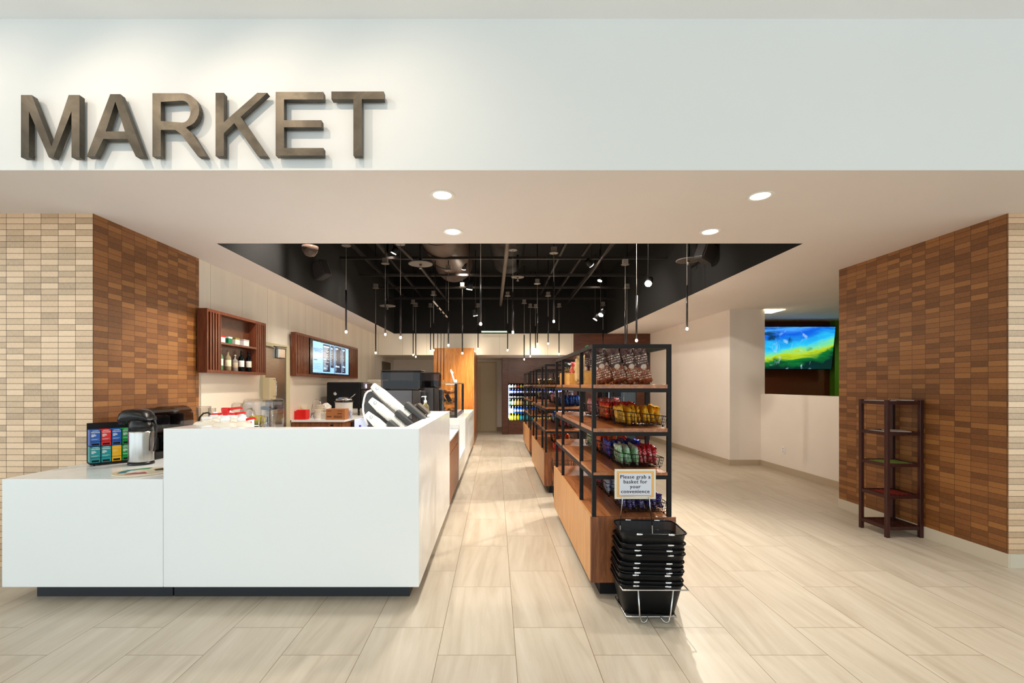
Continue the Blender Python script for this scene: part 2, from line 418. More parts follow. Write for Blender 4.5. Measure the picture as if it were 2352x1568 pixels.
S(MB().b2(OX0-.06, OX1+.06, OY0-.06, OY1+.06, pz, pz+0.08).build('ceiling_plenum', M['deck']))
# left: tiled pillar and panelled wall
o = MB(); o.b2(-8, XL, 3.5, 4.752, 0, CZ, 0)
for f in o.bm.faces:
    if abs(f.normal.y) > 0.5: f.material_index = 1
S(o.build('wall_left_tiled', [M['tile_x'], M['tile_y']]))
S(MB().b2(-3.6, XL-0.012, 4.752, 14.1, 0, CZ).build('wall_left', M['panel_wall']))
# right tiled pillar
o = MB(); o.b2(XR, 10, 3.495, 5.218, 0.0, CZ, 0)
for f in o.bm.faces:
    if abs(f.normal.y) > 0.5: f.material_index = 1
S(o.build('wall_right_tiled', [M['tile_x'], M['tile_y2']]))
S(MB().b2(XR-0.012, XR, 3.483, 5.218, 0, 0.105, bev=0.002).b2(XR, 9, 3.483, 3.495, 0, 0.105).build('baseboard_right_tiled', M['base_pale']))
# right white wall, pier, half wall
o = MB(); o.prism([(4.08, 7.93), (3.97, 11.68), (4.25, 11.68), (4.25, 7.93)], 0, CZ, 'z'); S(o.build('wall_right', M['white_wall']))
S(MB().b2(4.08, 4.69, 7.93, 9.44, 0, CZ).build('wall_right_pier', M['white_wall']))
S(MB().b2(4.62, 4.78, 5.218, 7.93, 0, 1.245, bev=0.004).build('wall_right_half', M['white_wall']))
o = MB(); o.prism([(4.068, 7.918), (3.958, 11.68), (3.97, 11.68), (4.08, 7.93)], 0, 0.1, 'z')
o.b2(4.068, 4.62, 7.918, 7.93, 0, 0.1); o.b2(4.608, 4.62, 5.218, 7.918, 0, 0.1); S(o.build('baseboard_right', M['baseboard']))
# room beyond the half wall
S(MB().b2(4.69, 6.93, 9.44, 9.6, 0, CZ).build('wall_lounge_back', paint('brown_paint', (96, 42, 14), 0.6)))
S(MB().b2(6.93, 10, 9.3, 9.6, 0, CZ).build('wall_lounge_green', paint('green_paint', (86, 130, 20), 0.6)))
S(MB().b2(9.9, 10, 5.218, 9.3, 0, CZ).build('wall_lounge_side', M['white_wall']))
# back of the shop
S(MB().b2(-3.2, 0.19, 13.9, 14.1, 0, CZ).build('wall_back', M['white_wall']))
S(MB().b2(-3.106, 2.0, 11.68, 13.9, 2.17, CZ-0.001).build('wall_bulkhead', M['panel_wall']))
S(MB().b2(-.45, 0.19, 13.885, 13.9, 0, 0.12).build('baseboard_back', mat((150, 128, 104), 0.5)))
# pale door in the back wall
d = MB().b2(-0.62, 0.0, 13.87, 13.899, 0, 2.07, bev=0.004).build('door_1', mat((206, 190, 160), 0.5)); S(d)
fr = MB().b2(-.66, -.62, 13.86, 13.899, 0, 2.11).b2(-.66, -0.44, 13.86, 13.869, 0, 1.95).b2(-.62, 0.04, 13.86, 13.899, 2.07, 2.11).b2(0.0, 0.04, 13.86, 13.899, 0, 2.07).build('door_frame', mat((196, 178, 146), 0.5), d)
# dark walnut cooler wall
o = MB()
o.b2(0.19, 0.36, 12.9, 13.9, 0, 2.169, bev=0.003).b2(0.36, 2.0, 12.96, 13.9, 1.45, 2.169)
o.b2(0.36, 2.0, 12.96, 13.9, 0.0, 0.385).b2(1.98, 2.0, 12.96, 13.9, 0.385, 1.45).b2(0.36, 1.98, 13.75, 13.9, 0.385, 1.45)
S(o.build('wall_cooler', M['darkwood']))
# dark walnut wall on the right of the back, with two blue-grey doors
o = MB(); o.b2(2.0, 2.62, 11.68, 12.0, 0, CZ-0.001).b2(3.62, 3.97, 11.68, 12.0, 0, CZ-0.001).b2(2.62, 3.62, 11.68, 12.0, 2.12, CZ-0.001)
o.b2(2.0, 2.04, 12.0, 13.9, 0, CZ-0.001); S(o.build('wall_back_walnut', M['darkwood']))
S(MB().b2(2.62, 2.93, 11.78, 11.84, 0, 2.12).build('trim_1', M['blackmatte']))
d = S(MB().b2(2.94, 3.235, 11.74, 11.8, 0.0, 2.12, bev=0.003).build('door_2', mat((40, 48, 62), 0.35, 0.5)))
MB().b2(2.97, 3.22, 11.73, 11.742, 1.05, 1.10).build('door_rail', mat((90, 98, 110), 0.3, 0.8), d)
d = S(MB().b2(3.24, 3.615, 11.72, 11.8, 0.0, 2.12, bev=0.003).build('door_3', brushed('blue_steel', (108, 128, 146), 0.3)))
MB().cyl((3.29, 11.69, 0.8), (3.29, 11.69, 1.3), 0.012).build('door_handle', M['chrome'], d)
# steel door in the left wall
dy0, dy1 = 6.1, 6.72
o = MB(); o.b2(XL-0.011, XL+0.012, dy0-.07, dy0, 0, 1.98).b2(XL-0.011, XL+0.012, dy1, dy1+0.11, 0, 1.98).b2(XL-0.011, XL+0.012, dy0, dy1, 1.93, 1.98)
S(o.build('trim_2', mat((206, 196, 160), 0.4)))
d = S(MB().b2(XL-0.011, XL+0.004, dy0, dy1, 0.0, 1.93).build('door_4', M['steel_door']))
MB().b2(XL+0.004, XL+0.05, dy1-0.32, dy1-0.12, 1.78, 1.92, bev=0.01).tube([(XL+.03, dy1-.22, 1.9), (XL+.07, dy1-.5, 1.93), (XL+.02, dy1-.02, 1.95)], 0.008).build('door_closer', M['steel'], d)
S(MB().b2(XL-0.011, XL+0.01, 12.45, 13.4, 0, 2.05).build('door_5', mat((92, 80, 58), 0.5)))
# glossy splash panels under the cabinets
S(MB().b2(XL-0.011, XL+0.006, 4.78, 5.955, 0.87, 1.53).build('trim_3', M['backsplash']))
S(MB().b2(XL-0.011, XL+0.006, 6.85, 9.0, 0.87, 1.54).build('trim_4', M['backsplash']))

# ------------------------------------------------------------------ soffit downlights
LP = [(-0.369, 3.162, 'front left'), (1.846, 3.176, 'front right'), (-0.367, 3.917, 'rear left'), (1.846, 3.917, 'rear right')]
for i, (x, y, w) in enumerate(LP):
    t = T('recessed_downlight', 'round lit recessed downlight in the low ceiling, %s of the four' % w, 'downlight', (x, y, CZ), 'recessed downlights')
    MB().lathe([(0.062, -0.001), (0.076, -0.006), (0.088, -0.004), (0.09, -0.001)], (x, y, CZ), 32).build('trim_ring', mat((240, 238, 232), 0.35), t)
    MB().lathe([(0.0005, -0.0045), (0.058, -0.0045), (0.062, -0.002), (0.0005, -0.002)], (x, y, CZ), 32).build('lens', mat((255, 240, 220), 0.4, emis=9.0), t)
    s = spot('downlight_lamp', (x, y, CZ-0.02), (x, y, 0), 55, 115, 0.7, (1, 0.94, 0.86), 0.06); s.parent = t; s.location = (0, 0, -0.02); s.rotation_euler = (0, 0, 0)

# lobby spotlight washing the sign (mounted on the high lobby ceiling, above the frame)
for x, e, w in ((-3.35, 11, 'leftmost'), (-2.45, 15, 'second from the left'), (-1.6, 15, 'third from the left'), (-.8, 9, 'rightmost')):
    t = T('lobby_spotlight', 'white lobby ceiling spotlight washing the market sign, %s of four' % w, 'spotlight', (x, 1.85, 3.646), 'sign wash spotlights')
    MB().cyl((x, 1.85, 3.645), (x, 1.85, 3.6), 0.05, n=20).build('housing', M['paper'], t)
    s_ = spot('wash_lamp', (x, 1.85, 3.58), (x+.35, 2.8, 2.75), e*1.15, 92, 1.0, (1, 0.80, 0.60), 0.02); s_.parent = t; s_.location = (0, 0, -0.066)

# ------------------------------------------------------------------ MARKET letters
def letter(ch, x, z, h, label):
    """x,z lower-left, cap height h; flat cut letters standing proud of the fascia"""
    st = 0.132*h; polys = []
    if ch == 'M':
        w = .94*h; s = st*.97
        polys = [[(0, 0), (s, 0), (s, h*0.74), (w*0.5-s*0.18, 0), (w*0.5+s*0.18+0.2*s, 0), (w-s, h*0.74), (w-s, 0), (w, 0), (w, h), (w-s*1.35, h), (w*0.5+0.02*h, s*1.5*0.9), (s*1.35, h), (0, h)]]
    elif ch == 'A':
        w = 0.92*h; k = st
        polys = [[(0, 0), (k, 0), (w*0.23+k*0.42, h*0.28), (w*0.77-k*0.42, h*0.28), (w-k, 0), (w, 0), (w*0.5+k*0.62, h), (w*0.5-k*0.62, h)]]
        hole = [(w*0.295+k*0.26, h*0.40), (w*0.705-k*0.26, h*0.40), (w*0.5, h*0.88)]
    elif ch == 'E':
        w = 0.75*h
        polys = [[(0, 0), (w, 0), (w, st*.9), (st, st*.9), (st, h*0.5-st*.42), (w*0.96, h*0.5-st*.42), (w*0.96, h*0.5+st*.42), (st, h*0.5+st*.42), (st, h-st*.9), (w, h-st*.9), (w, h), (0, h)]]
    elif ch == 'T':
        w = 0.82*h
        polys = [[(w/2-st/2, 0), (w/2+st/2, 0), (w/2+st/2, h-st*.9), (w, h-st*.9), (w, h), (0, h), (0, h-st*.9), (w/2-st/2, h-st*.9)]]
    elif ch == 'K':
        w = 0.82*h
        polys = [[(0, 0), (st, 0), (st, h*0.36), (w*0.36, h*0.52), (w-st*1.15, 0), (w, 0), (w*0.485, h*0.62), (w, h), (w-st*1.2, h), (st, h*0.535), (st, h), (0, h)]]
    elif ch == 'R':
        w = 0.86*h; c = []
        for a in range(0, 13):
            t = PI/2 - PI*a/12; c.append((w*0.56+math.cos(t)*h*0.26, h*0.73+math.sin(t)*h*0.27))
        outer = [(0, 0), (st, 0), (st, h*0.42), (w*0.42, h*0.42), (w*0.52, h*0.36), (w-st*1.05, 0), (w, 0), (w*0.74, h*0.36), (w*0.62, h*0.452)] + c[::-1][1:] + [(0, h)]
        ci = []
        for a in range(0, 13):
            t = PI/2 - PI*a/12; ci.append((w*0.55+math.cos(t)*(h*0.26-st*.98), h*0.71+math.sin(t)*(h*0.27-st*.72)))
        hole = [(st, h*0.56)] + [(st, h*0.862)] + ci
        polys = [outer]
    # poly face with hole via triangle fill
    m = MB(); bm = m.bm
    loops = [polys[0]] + ([hole] if ch in 'AR' else [])
    for L in loops:
        vs = [bm.verts.new((x+a, 0, z+b)) for a, b in L]
        for i in range(len(vs)): bm.edges.new((vs[i], vs[(i+1) % len(vs)]))
    bmesh.ops.triangle_fill(bm, use_beauty=True, edges=list(bm.edges))
    if ch in 'AR':      # drop triangles inside the counter
        def inside(pt, L):
            r = False; n = len(L)
            for i in range(n):
                (x1, y1), (x2, y2) = L[i], L[(i+1) % n]
                if (y1 > pt[1]) != (y2 > pt[1]) and pt[0] < (x2-x1)*(pt[1]-y1)/(y2-y1)+x1: r = not r
            return r
        bad = [f for f in bm.faces if inside((f.calc_center_median().x-x, f.calc_center_median().z-z), hole)]
        bmesh.ops.delete(bm, geom=bad, context='FACES_ONLY')
    r = bmesh.ops.extrude_face_region(bm, geom=list(bm.faces))
    vs = [e for e in r['geom'] if isinstance(e, bmesh.types.BMVert)]
    bmesh.ops.translate(bm, vec=(0, -0.036, 0), verts=vs)
    bmesh.ops.translate(bm, vec=(0, 2.775, 0), verts=bm.verts)
    # two mounting studs back to the wall
    zs = z + h*0.5; xs = x + w/2
    for zz in (z+h*0.08, z+h*0.93):
        xx = x+st*0.5 if ch != 'T' else x+w/2
        if ch == 'A': xx = x+w/2-(0 if zz > zs else w*0.5-st*.5)
        m.cyl((xx, 2.775, zz), (xx, 2.797, zz), 0.006, n=8)
    ob = m.build('sign_letter', M['letter'])
    return tag(ob, label, 'letter', 'raised letters of the market sign')
mm, nt, b = new_mat('patinated_metal'); N = NT(nt)
n = N.noise(N.geo(), 6, 5, 0.6, 0.8)
N.link(N.ramp(n, [(0.3, srgb(62, 56, 48)), (0.55, srgb(84, 78, 68)), (0.75, srgb(104, 97, 84))]), b.inputs['Base Color'])
b.inputs['Metallic'].default_value = 0.55; b.inputs['Roughness'].default_value = 0.42; M['letter'] = mm
sc = 2.739/F
for ch, px, y0, y1 in (('M', 48, 218, 361), ('A', 199, 216, 359), ('R', 350, 214, 359), ('K', 495, 213, 358), ('E', 633, 211, 357), ('T', 761, 210, 357)):
    zb = H - (y1-VY)*sc; zt = H - (y0-VY)*sc
    letter(ch, (px-VX)*sc, zb, zt-zb, 'dark bronze raised capital letter %s of the MARKET sign' % ch)

# ------------------------------------------------------------------ front service counters
CY = 2.93
low = T('low_counter', 'low white counter wing left of the tall counter, under the tea rack and flask', 'counter', (-2.66, 3.6, 0))
MB().b2(-3.176, -2.140, CY, CY+0.04, 0.1, 0.795, bev=0.003).b2(-3.176, -3.136, CY+0.04, 3.496, 0.1, 0.795, bev=0.002).build('front_panel', M['solid_white'], low)
MB().b2(-3.136, -2.14, CY+0.04, 3.496, 0.755, 0.795).b2(-3.09, -2.14, 3.496, 5.15, 0.755, 0.795).build('countertop', M['solid_white'], low)
MB().b2(-3.04, -2.14, CY+0.09, 3.49, 0, 0.1).build('toe_kick', M['kick'], low)
MB().b2(-3.08, -2.17, CY+0.05, 3.49, 0.1, 0.754).b2(-3.08, -2.17, 3.5, 5.1, 0.0, 0.754).build('carcass', M['walnut_v'], low)
hi = T('tall_counter', 'tall white U-shaped service counter with black toe kick', 'counter', (-1.3, 3.9, 0))
MB().b2(-2.137, -0.493, CY, CY+0.12, 0.1, 1.12, bev=0.003).build('front_panel', M['solid_white'], hi)
MB().b2(-0.604, -0.4935, CY+0.1205, 4.91, 0.1, 1.1195, bev=0.003).b2(-0.72, -0.605, 4.79, 4.91, 0.1, 1.1195, bev=0.003).build('side_panel', M['solid_white'], hi)
MB().b2(-2.1365, -1.985, CY+0.1205, 3.75, 0.1, 1.1195, bev=0.003).build('side_panel', M['solid_white'], hi)
MB().b2(-2.13, -0.57, CY+0.09, CY+0.14, 0, 0.1).b2(-.62, -.57, CY+.14, 4.85, 0, 0.1).build('toe_kick', M['kick'], hi)
MB().b2(-1.984, -0.605, CY+0.121, 3.78, 0.83, 0.87).b2(-1.4, -0.605, 3.78, 6.1, 0.83, 0.87).build('worktop', M['solid_white'], hi)
MB().b2(-1.98, -0.61, CY+0.13, 3.7, 0.1, 0.829).b2(-1.35, -0.73, 3.7, 6.05, 0.0, 0.829).build('carcass', M['walnut_v'], hi)
# thin seam strip between the low and tall counters is the 3 mm gap between them
# till section and bakery counter down the aisle
t = T('till_counter', 'low walnut-fronted till counter with white top behind the tall counter', 'counter', (-0.9, 5.55, 0))
MB().b2(-0.72, -0.496, 4.912, 6.19, 0.78, 0.80, bev=0.002).build('countertop', M['solid_white'], t)
MB().b2(-0.71, -0.50, 4.915, 6.19, 0.64, 0.775, bev=0.003).build('drawer_front', M['walnut_v'], t)
MB().b2(-0.71, -0.50, 4.915, 6.19, 0.1, 0.63, bev=0.003).build('cabinet_front', M['walnut_v'], t)
MB().b2(-0.71, -0.56, 4.915, 6.19, 0.0, 0.1).build('toe_kick', M['kick'], t)
MB().b2(-0.71, -0.53, 4.92, 6.18, 0.63, 0.64).build('trim_strip', mat((214, 190, 160), 0.4), t)
t = T('bakery_counter', 'white bakery counter with low ledge in front, beside the honey wood wing wall', 'counter', (-0.9, 8.4, 0))
MB().b2(-1.5, -0.4935, 6.2, 6.24, 0.1, 0.86, bev=0.003).build('end_panel', M['solid_white'], t)
MB().b2(-1.5, -0.494, 6.2405, 7.469, 0.1, 0.38, bev=0.003).build('ledge', M['solid_white'], t)
MB().b2(-1.5, -0.4935, 7.47, 10.3, 0.1, 0.85, bev=0.003).build('body_panel', M['solid_white'], t)
MB().b2(-1.45, -0.55, 6.25, 10.28, 0, 0.1).build('toe_kick', M['kick'], t)
MB().b2(-0.90, -0.66, 7.46, 7.472, 0.68, 0.715).build('slot_vent', M['blackmatte'], t)
tag(MB().b2(-0.64, -0.56, 5.15, 5.3, 0.80, 0.86, bev=0.006).build('card_reader', M['blackplastic']), 'small black card reader on the low till counter', 'card reader')

# ------------------------------------------------------------------ honey wood wing wall
t = T('wood_wing_wall', 'tall honey-coloured wood wing wall behind the bakery case', 'partition', (-0.97, 11.3, 0))
MB().b2(-1.44, -0.497, 10.6, 10.64, 0, 2.26, bev=0.002).build('front_panel', M['honey'], t)
MB().b2(-0.53, -0.4975, 10.641, 12.4, 0, 2.22).build('side_panel', M['walnut_v'], t)
MB().b2(-1.44, -0.531, 10.641, 12.3, 0, 2.2).build('core', M['darkwood'], t)

# ------------------------------------------------------------------ wall cabinets on the left
def bottle(name, col, capcol, h, r, labcol, label, group, loc, glass=True, neck=0.3, cat='bottle'):
    t = T(name, label, cat, loc, group)
    g = mat(col, 0.08, trans=0.6 if glass else 0, ior=1.3, spec=0.6)
    MB().lathe([(r*0.9, 0), (r, 0.006), (r, h*(0.62-neck*.1)), (r*0.85, h*0.68), (r*0.36, h*0.76), (r*0.3, h*0.92), (r*0.34, h*0.93)], (0, 0, 0), 14).build('body', g, t, True); bd_ = list(t.children)[0]
    MB().lathe([(r*0.4, h*0.931), (r*0.4, h*0.995), (r*0.3, h)], (0, 0, 0), 12).build('cap', mat(capcol, 0.4), t, True)
    MB().lathe([(r*1.01, h*0.22), (r*1.012, h*0.221), (r*1.012, h*0.52), (r*1.01, h*0.521)], (0, 0, 0), 14).build('label_band', mat(labcol, 0.6), bd_, True)
    return t
def cabinet_slats(t, y0, y1, n, x, z0, z1):
    pitch = (y1-y0)/n
    for i in range(n):
        yy = y0 + (i+0.5)*pitch
        MB().b2(x-0.02, x, yy-pitch*0.27, yy+pitch*0.27, z0, z1).build('slat', M['slatwood'], t)
cab = T('bottle_cabinet', 'dark slatted wall cabinet holding bottles and small boxes', 'cabinet', (XL+.06, 5.3, 1.53))
x0, x1 = XL+0.013, -2.975
MB().b2(x0, x1, 4.70, 5.905, 2.165, 2.195).b2(x0, x1, 4.70, 5.905, 1.53, 1.56).b2(x0, x1, 4.70, 4.72, 1.56, 2.165).b2(x0, x1, 5.885, 5.905, 1.56, 2.165)\
    .b2(x0, x1, 4.925, 4.94, 1.56, 2.165).b2(x0, x1, 5.665, 5.68, 1.56, 2.165).build('carcass', M['slatwood'], cab)
MB().b2(x0, x0+0.012, 4.72, 5.885, 1.56, 2.165).build('back_panel', M['darkwood'], cab)
MB().b2(x0+.012, x1, 4.94, 5.665, 1.845, 1.867).build('shelf', M['slatwood'], cab)
cabinet_slats(cab, 4.74, 4.925, 4, x1, 1.56, 2.165); cabinet_slats(cab, 5.69, 5.88, 4, x1, 1.56, 2.165)
bts = [(5.00, (150, 200, 150), (240, 240, 240), 0.245, 0.032, (230, 235, 215), 'pale green bottle with white cap'), (5.15, (222, 205, 160), (120, 90, 60), 0.235, 0.033, (240, 225, 190), 'clear amber bottle with cream label'),
       (5.29, (225, 215, 205), (200, 190, 170), 0.19, 0.03, (200, 180, 150), 'short clear ribbed bottle'), (5.42, (10, 20, 16), (30, 20, 16), 0.25, 0.032, (235, 235, 230), 'dark wine bottle with white label'), (5.58, (8, 8, 14), (60, 16, 16), 0.25, 0.032, (225, 220, 205), 'dark wine bottle with dark red cap')]
for y, c1, c2, h, r, lc, lb in bts:
    bottle('liquor_bottle', c1, c2, h, r, lc, lb+' in the wall cabinet', 'bottles in the wall cabinet', (-3.025, y, 1.56), glass=c1[0] > 60)
for i, (y, w) in enumerate(((4.785, 'leftmost'), (4.88, 'second from the left'), (5.745, 'third from the left'), (5.84, 'rightmost'))):
    bottle('mini_bottle', (60, 30, 20), (30, 20, 20), 0.13, 0.017, (240, 235, 225), 'tiny bottle between cabinet slats, %s' % w, 'tiny bottles behind the slats', (-3.04, y, 1.56), False)
for i, (y, c1, c2, lb, w) in enumerate(((5.0, (240, 235, 228), (190, 30, 30), 'white carton pair with red tops', .12), (5.155, (20, 130, 80), (240, 240, 238), 'green carton with white top', .075), (5.30, (235, 230, 220), (150, 140, 60), 'white carton with olive print', .09), (5.49, (240, 236, 232), (190, 184, 180), 'plain white carton with faint print', .115))):
    t = T('small_carton', lb+' on the wall cabinet shelf', 'carton', (-3.03, y, 1.867), 'cartons in the wall cabinet')
    MB().b2(-.03, .03, -w/2, w/2, 0, .078, bev=.002).build('box', mat(c1, .6), t, True)
    MB().b2(-.031, .0305, -w/2-.0005, w/2+.0005, .06, .0785).build('top_band', mat(c2, .6), t, True)

men = T('menu_cabinet', 'dark slatted wall surround framing the menu screen', 'wall surround', (XL+.05, 8.4, 1.54))
x1 = -3.0; y0, y1 = 6.85, 9.93
MB().b2(x0, x1, y0, y1, 2.165, 2.2).b2(x0, x1, y0, y1, 1.54, 1.575).b2(x0, x1, y0, y0+.03, 1.575, 2.165).b2(x0, x1, y1-.03, y1, 1.575, 2.165).build('carcass', M['slatwood'], men)
MB().b2(x0, x0+.01, y0+.03, y1-.03, 1.575, 2.165).build('back_panel', M['blackmatte'], men)
cabinet_slats(men, 6.9, 7.33, 8, x1, 1.575, 2.165); cabinet_slats(men, 9.38, 9.89, 8, x1, 1.575, 2.165)
scr = T('menu_screen', 'wall menu display with pale and navy price columns', 'screen', (-3.03, 8.35, 1.575))
MB().b2(-3.07, -2.995, 7.36, 9.36, 1.577, 2.16, bev=.004).build('bezel', M['blackplastic'], scr)
sx = -2.9945; sy0, sy1, sz0, sz1 = 7.47, 9.27, 1.61, 2.13
pale = mat((140, 192, 240), .3, emis=.62); navy = mat((20, 34, 62), .3, emis=.5); txt_l = mat((190, 222, 248), .3, emis=.6); txt_d = mat((50, 80, 120), .3, emis=.5)
o = MB(); o.b2(sx, sx+.001, sy0, sy1, sz0, sz1, 0)
L = sy1-sy0
def scr_box(u0, u1, v0, v1, mi, d): o.b2(sx+d, sx+d+.0006, sy0+u0*L, sy0+u1*L, sz0+v0*(sz1-sz0), sz0+v1*(sz1-sz0), mi)
scr_box(.245, .43, .045, .97, 1, .001); scr_box(.445, .535, .2, .97, 1, .001); scr_box(.57, .775, .04, .98, 1, .001); scr_box(.79, .9, .04, .98, 1, .001); scr_box(.547, .56, 0, 1, 1, .001)
R = random.Random(3)
for (u, wmax, v0, v1, st) in ((.255, .15, .1, .9, .038), (.455, .05, .3, .9, .06), (.58, .04, .1, .86, .05), (.73, .02, .4, .86, .05), (.8, .05, .1, .86, .05)):
    v = v0
    while v < v1:
        ww = wmax*R.uniform(.4, 1); scr_box(u, u+ww, v, v+.014, 2, .002); v += st
for (u, w, v) in ((.255, .15, .87), (.255, .06, .44), (.255, .06, .14), (.455, .04, .86), (.58, .08, .88), (.58, .12, .24), (.8, .07, .88), (.8, .08, .25)): scr_box(u, u+w, v, v+.045, 2, .003)
for v in (.12, .16, .2, .24, .28): scr_box(.02, .2*R.uniform(.6, 1), v, v+.006, 3, .001)
scr_box(.02, .1, .4, .43, 3, .001)
me = text_me('MARKET', .105); o.mesh_in(me, Matrix.Translation((sx+.0025, sy0+.118*L, sz0+.72*(sz1-sz0))) @ FACEX, 3)
o.build('display', [pale, navy, txt_l, txt_d], scr)

# splash-side dispenser beside the steel door
t = T('paper_dispenser', 'cream wall-mounted dispenser below the bottle cabinet', 'dispenser', (XL+.06, 6.1, 1.2))
MB().b2(XL+.003, XL+.11, 6.03, 6.2, 1.2, 1.5, bev=.015).build('body', mat((222, 205, 165), .35), t)
MB().tube([(XL+.11, 6.12, 1.48), (XL+.15, 6.12, 1.47), (XL+.15, 6.12, 1.26), (XL+.11, 6.12, 1.24)], .006).build('handle', M['chrome'], t)

# ------------------------------------------------------------------ things on the low counter
RZK = math.radians(50)
rk = T('tea_rack', 'black wire rack holding eight coloured tea boxes on the low counter', 'rack', (-2.93, 3.476, 0.795), rz=RZK)
MB().b2(-.125, .125, 0.0, .125, 0.012, 0.022).build('base', M['blackmatte'], rk, True)
MB().b2(-.125, .125, 0.122, .127, .022, .315).build('back_panel', M['blackmatte'], rk, True)
MB().b2(-.125, .125, 0.01, .12, .144, .147).build('shelf', M['blackmatte'], rk, True)
for xx in (-.1, .1): MB().cyl((xx, .01, 0), (xx, .01, .012), .007, n=10).cyl((xx, .115, 0), (xx, .115, .012), .007, n=10).build('foot', M['blackmatte'], rk, True)
w_ = MB()
for xx in (-.1245, -.0622, 0, .0622, .1245): w_.cyl((xx, -.003, .012), (xx, -.003, .268), .0012, n=6)
for zz in (.06, .182): w_.cyl((-.125, -.004, zz), (.125, -.004, zz), .0012, n=6)
w_.build('front_wires', M['blackmatte'], rk, True)
tea = [((28, 92, 176), 'blue'), ((226, 30, 26), 'red'), ((28, 92, 176), 'blue'), ((10, 150, 62), 'green'), ((8, 146, 150), 'teal'), ((8, 146, 150), 'teal'), ((240, 180, 16), 'yellow'), ((10, 150, 62), 'green')]
tm = text_me('TEAVANA', .0112, 0, .0003, 'CENTER', 1.05)
white_ink = mat((240, 240, 240), .5)
Mr = Matrix.Translation(rk.location) @ Matrix.Rotation(RZK, 4, 'Z')
for i, (c1, cn) in enumerate(tea):
    colx = i % 4; top = i < 4
    t = T('tea_box', '%s tea box, %s row of the rack, %s from the left' % (cn, 'upper' if top else 'lower', ordn(colx)), 'box', Mr @ Vector((-.0933+colx*.0622, .002, .1475 if top else .0225)), 'tea boxes in the rack', RZK)
    MB().b2(-.0285, .0285, 0, .11, .0, .12, bev=.001).build('carton', mat(c1, .35), t, True)
    ink = MB(); ink.mesh_in(tm, Matrix.Translation((0, -.0007, .102)) @ RX90)
    ink.b2(-.018, .018, -.0006, -.0002, .113, .116)
    for k, ww in enumerate((.022, .028, .026, .014)): ink.b2(-.023, -.023+ww, -.0006, -.0002, .086-k*.0055, .089-k*.0055)
    ink.b2(-.023, .02, -.0006, -.0002, .052, .0532); ink.b2(-.023, .01, -.0006, -.0002, .048, .0492)
    ink.build('printing', white_ink if cn != 'yellow' else mat((250, 215, 120), .5), t, True)
    MB().b2(-.021, .021, -.0008, -.0001, .006, .02, bev=.0).build('dispensing_slot', M['blackmatte'], t, True)

ap = T('airpot', 'brushed steel airpot flask with black pump head on the low counter', 'flask', (-2.715, 3.49, 0.795))
MB().lathe([(.084, 0), (.085, .004), (.083, .02)], (0, 0, 0), 32).build('base_ring', M['blackplastic'], ap, True)
MB().lathe([(.08, .02), (.0815, .03), (.0815, .245), (.079, .255)], (0, 0, 0), 36).build('body', M['steel'], ap, True)
MB().lathe([(.079, .255), (.078, .3), (.07, .33), (.058, .345)], (0, 0, 0), 32).build('collar', M['blackplastic'], ap, True)
Mh = Matrix.Rotation(math.radians(-6), 4, 'Y')
hd = MB()
prof = [(-.155, .345, .03), (-.145, .39, .05), (-.11, .415, .062), (-.04, .42, .07), (.03, .41, .072), (.07, .375, .066), (.085, .34, .05)]
rings = []
for (xx, zt, hw) in prof:
    zb = .335 if xx > -.07 else .345-(abs(xx)-.07)*.5
    rings.append([hd.bm.verts.new((xx, s*hw*a, zb+(zt-zb)*b)) for s, a, b in ((-1, .8, 0), (-1, 1, .5), (-1, .65, .95), (1, 0, 1.05), (1, .65, .95), (1, 1, .5), (1, .8, 0))])
for A, B in zip(rings, rings[1:]):
    for j in range(7):
        f = hd.bm.faces.new((A[j], A[(j+1) % 7], B[(j+1) % 7], B[j])); f.smooth = True
hd.bm.faces.new(rings[0]); hd.bm.faces.new(rings[-1])
hdo = hd.build('pump_head', M['blackplastic'], ap, True)
MB().cyl((-.12, 0, .37), (-.135, 0, .30), .014, .011).build('spout', M['blackplastic'], hdo, True)
MB().tube([(.06, .03, .34), (.1, .02, .3), (.115, 0, .2), (.105, -.01, .1)], .008).build('carry_handle', M['blackplastic'], ap, True)

def brewer(loc, label):
    t = T('coffee_grinder', label, 'grinder', loc, 'coffee machines by the tiled wall')
    MB().b2(-.1, .1, -.15, .15, 0, .06, bev=.01).b2(-.095, .095, -.02, .15, .06, .2, bev=.01).build('base', M['blackplastic'], t, True)
    MB().b2(-.08, .04, -.14, -.02, .06, .17, bev=.01).build('control_block', mat((48, 46, 46), .4), t, True)
    MB().b2(-.06, .01, -.142, -.14, .105, .145).build('display', mat((120, 160, 235), .3, emis=.8), t, True)
    d = MB(); n = 10; R1 = []
    for k in range(n+1):
        a = PI*k/n; R1.append((-.105*math.cos(a), .2+.08+.135*math.sin(a)**.6))
    poly = [(-.105, .2)]+R1+[(.105, .2)]
    d.prism(poly, -.14, .14, 'y'); d.build('hopper', M['smoke'], t, True)
    MB().b2(-.06, .06, -.09, .09, .205, .35, bev=.02).build('bean_cartridge', M['blackplastic'], t, True)
    return t
brewer((-2.85, 3.83, .795), 'black coffee machine with smoked dome just behind the airpot')
brewer((-2.955, 4.16, .795), 'black coffee machine with smoked dome farther along the tiled wall')
t = T('counter_disc', 'round white tray printed in green and red on the low counter', 'tray', (-2.44, 3.15, .795))
MB().lathe([(.16, 0), (.168, .002), (.17, .008), (.165, .01)], (0, 0, 0), 48).build('disc', mat((226, 214, 190), .3), t, True)
pr = MB(); 
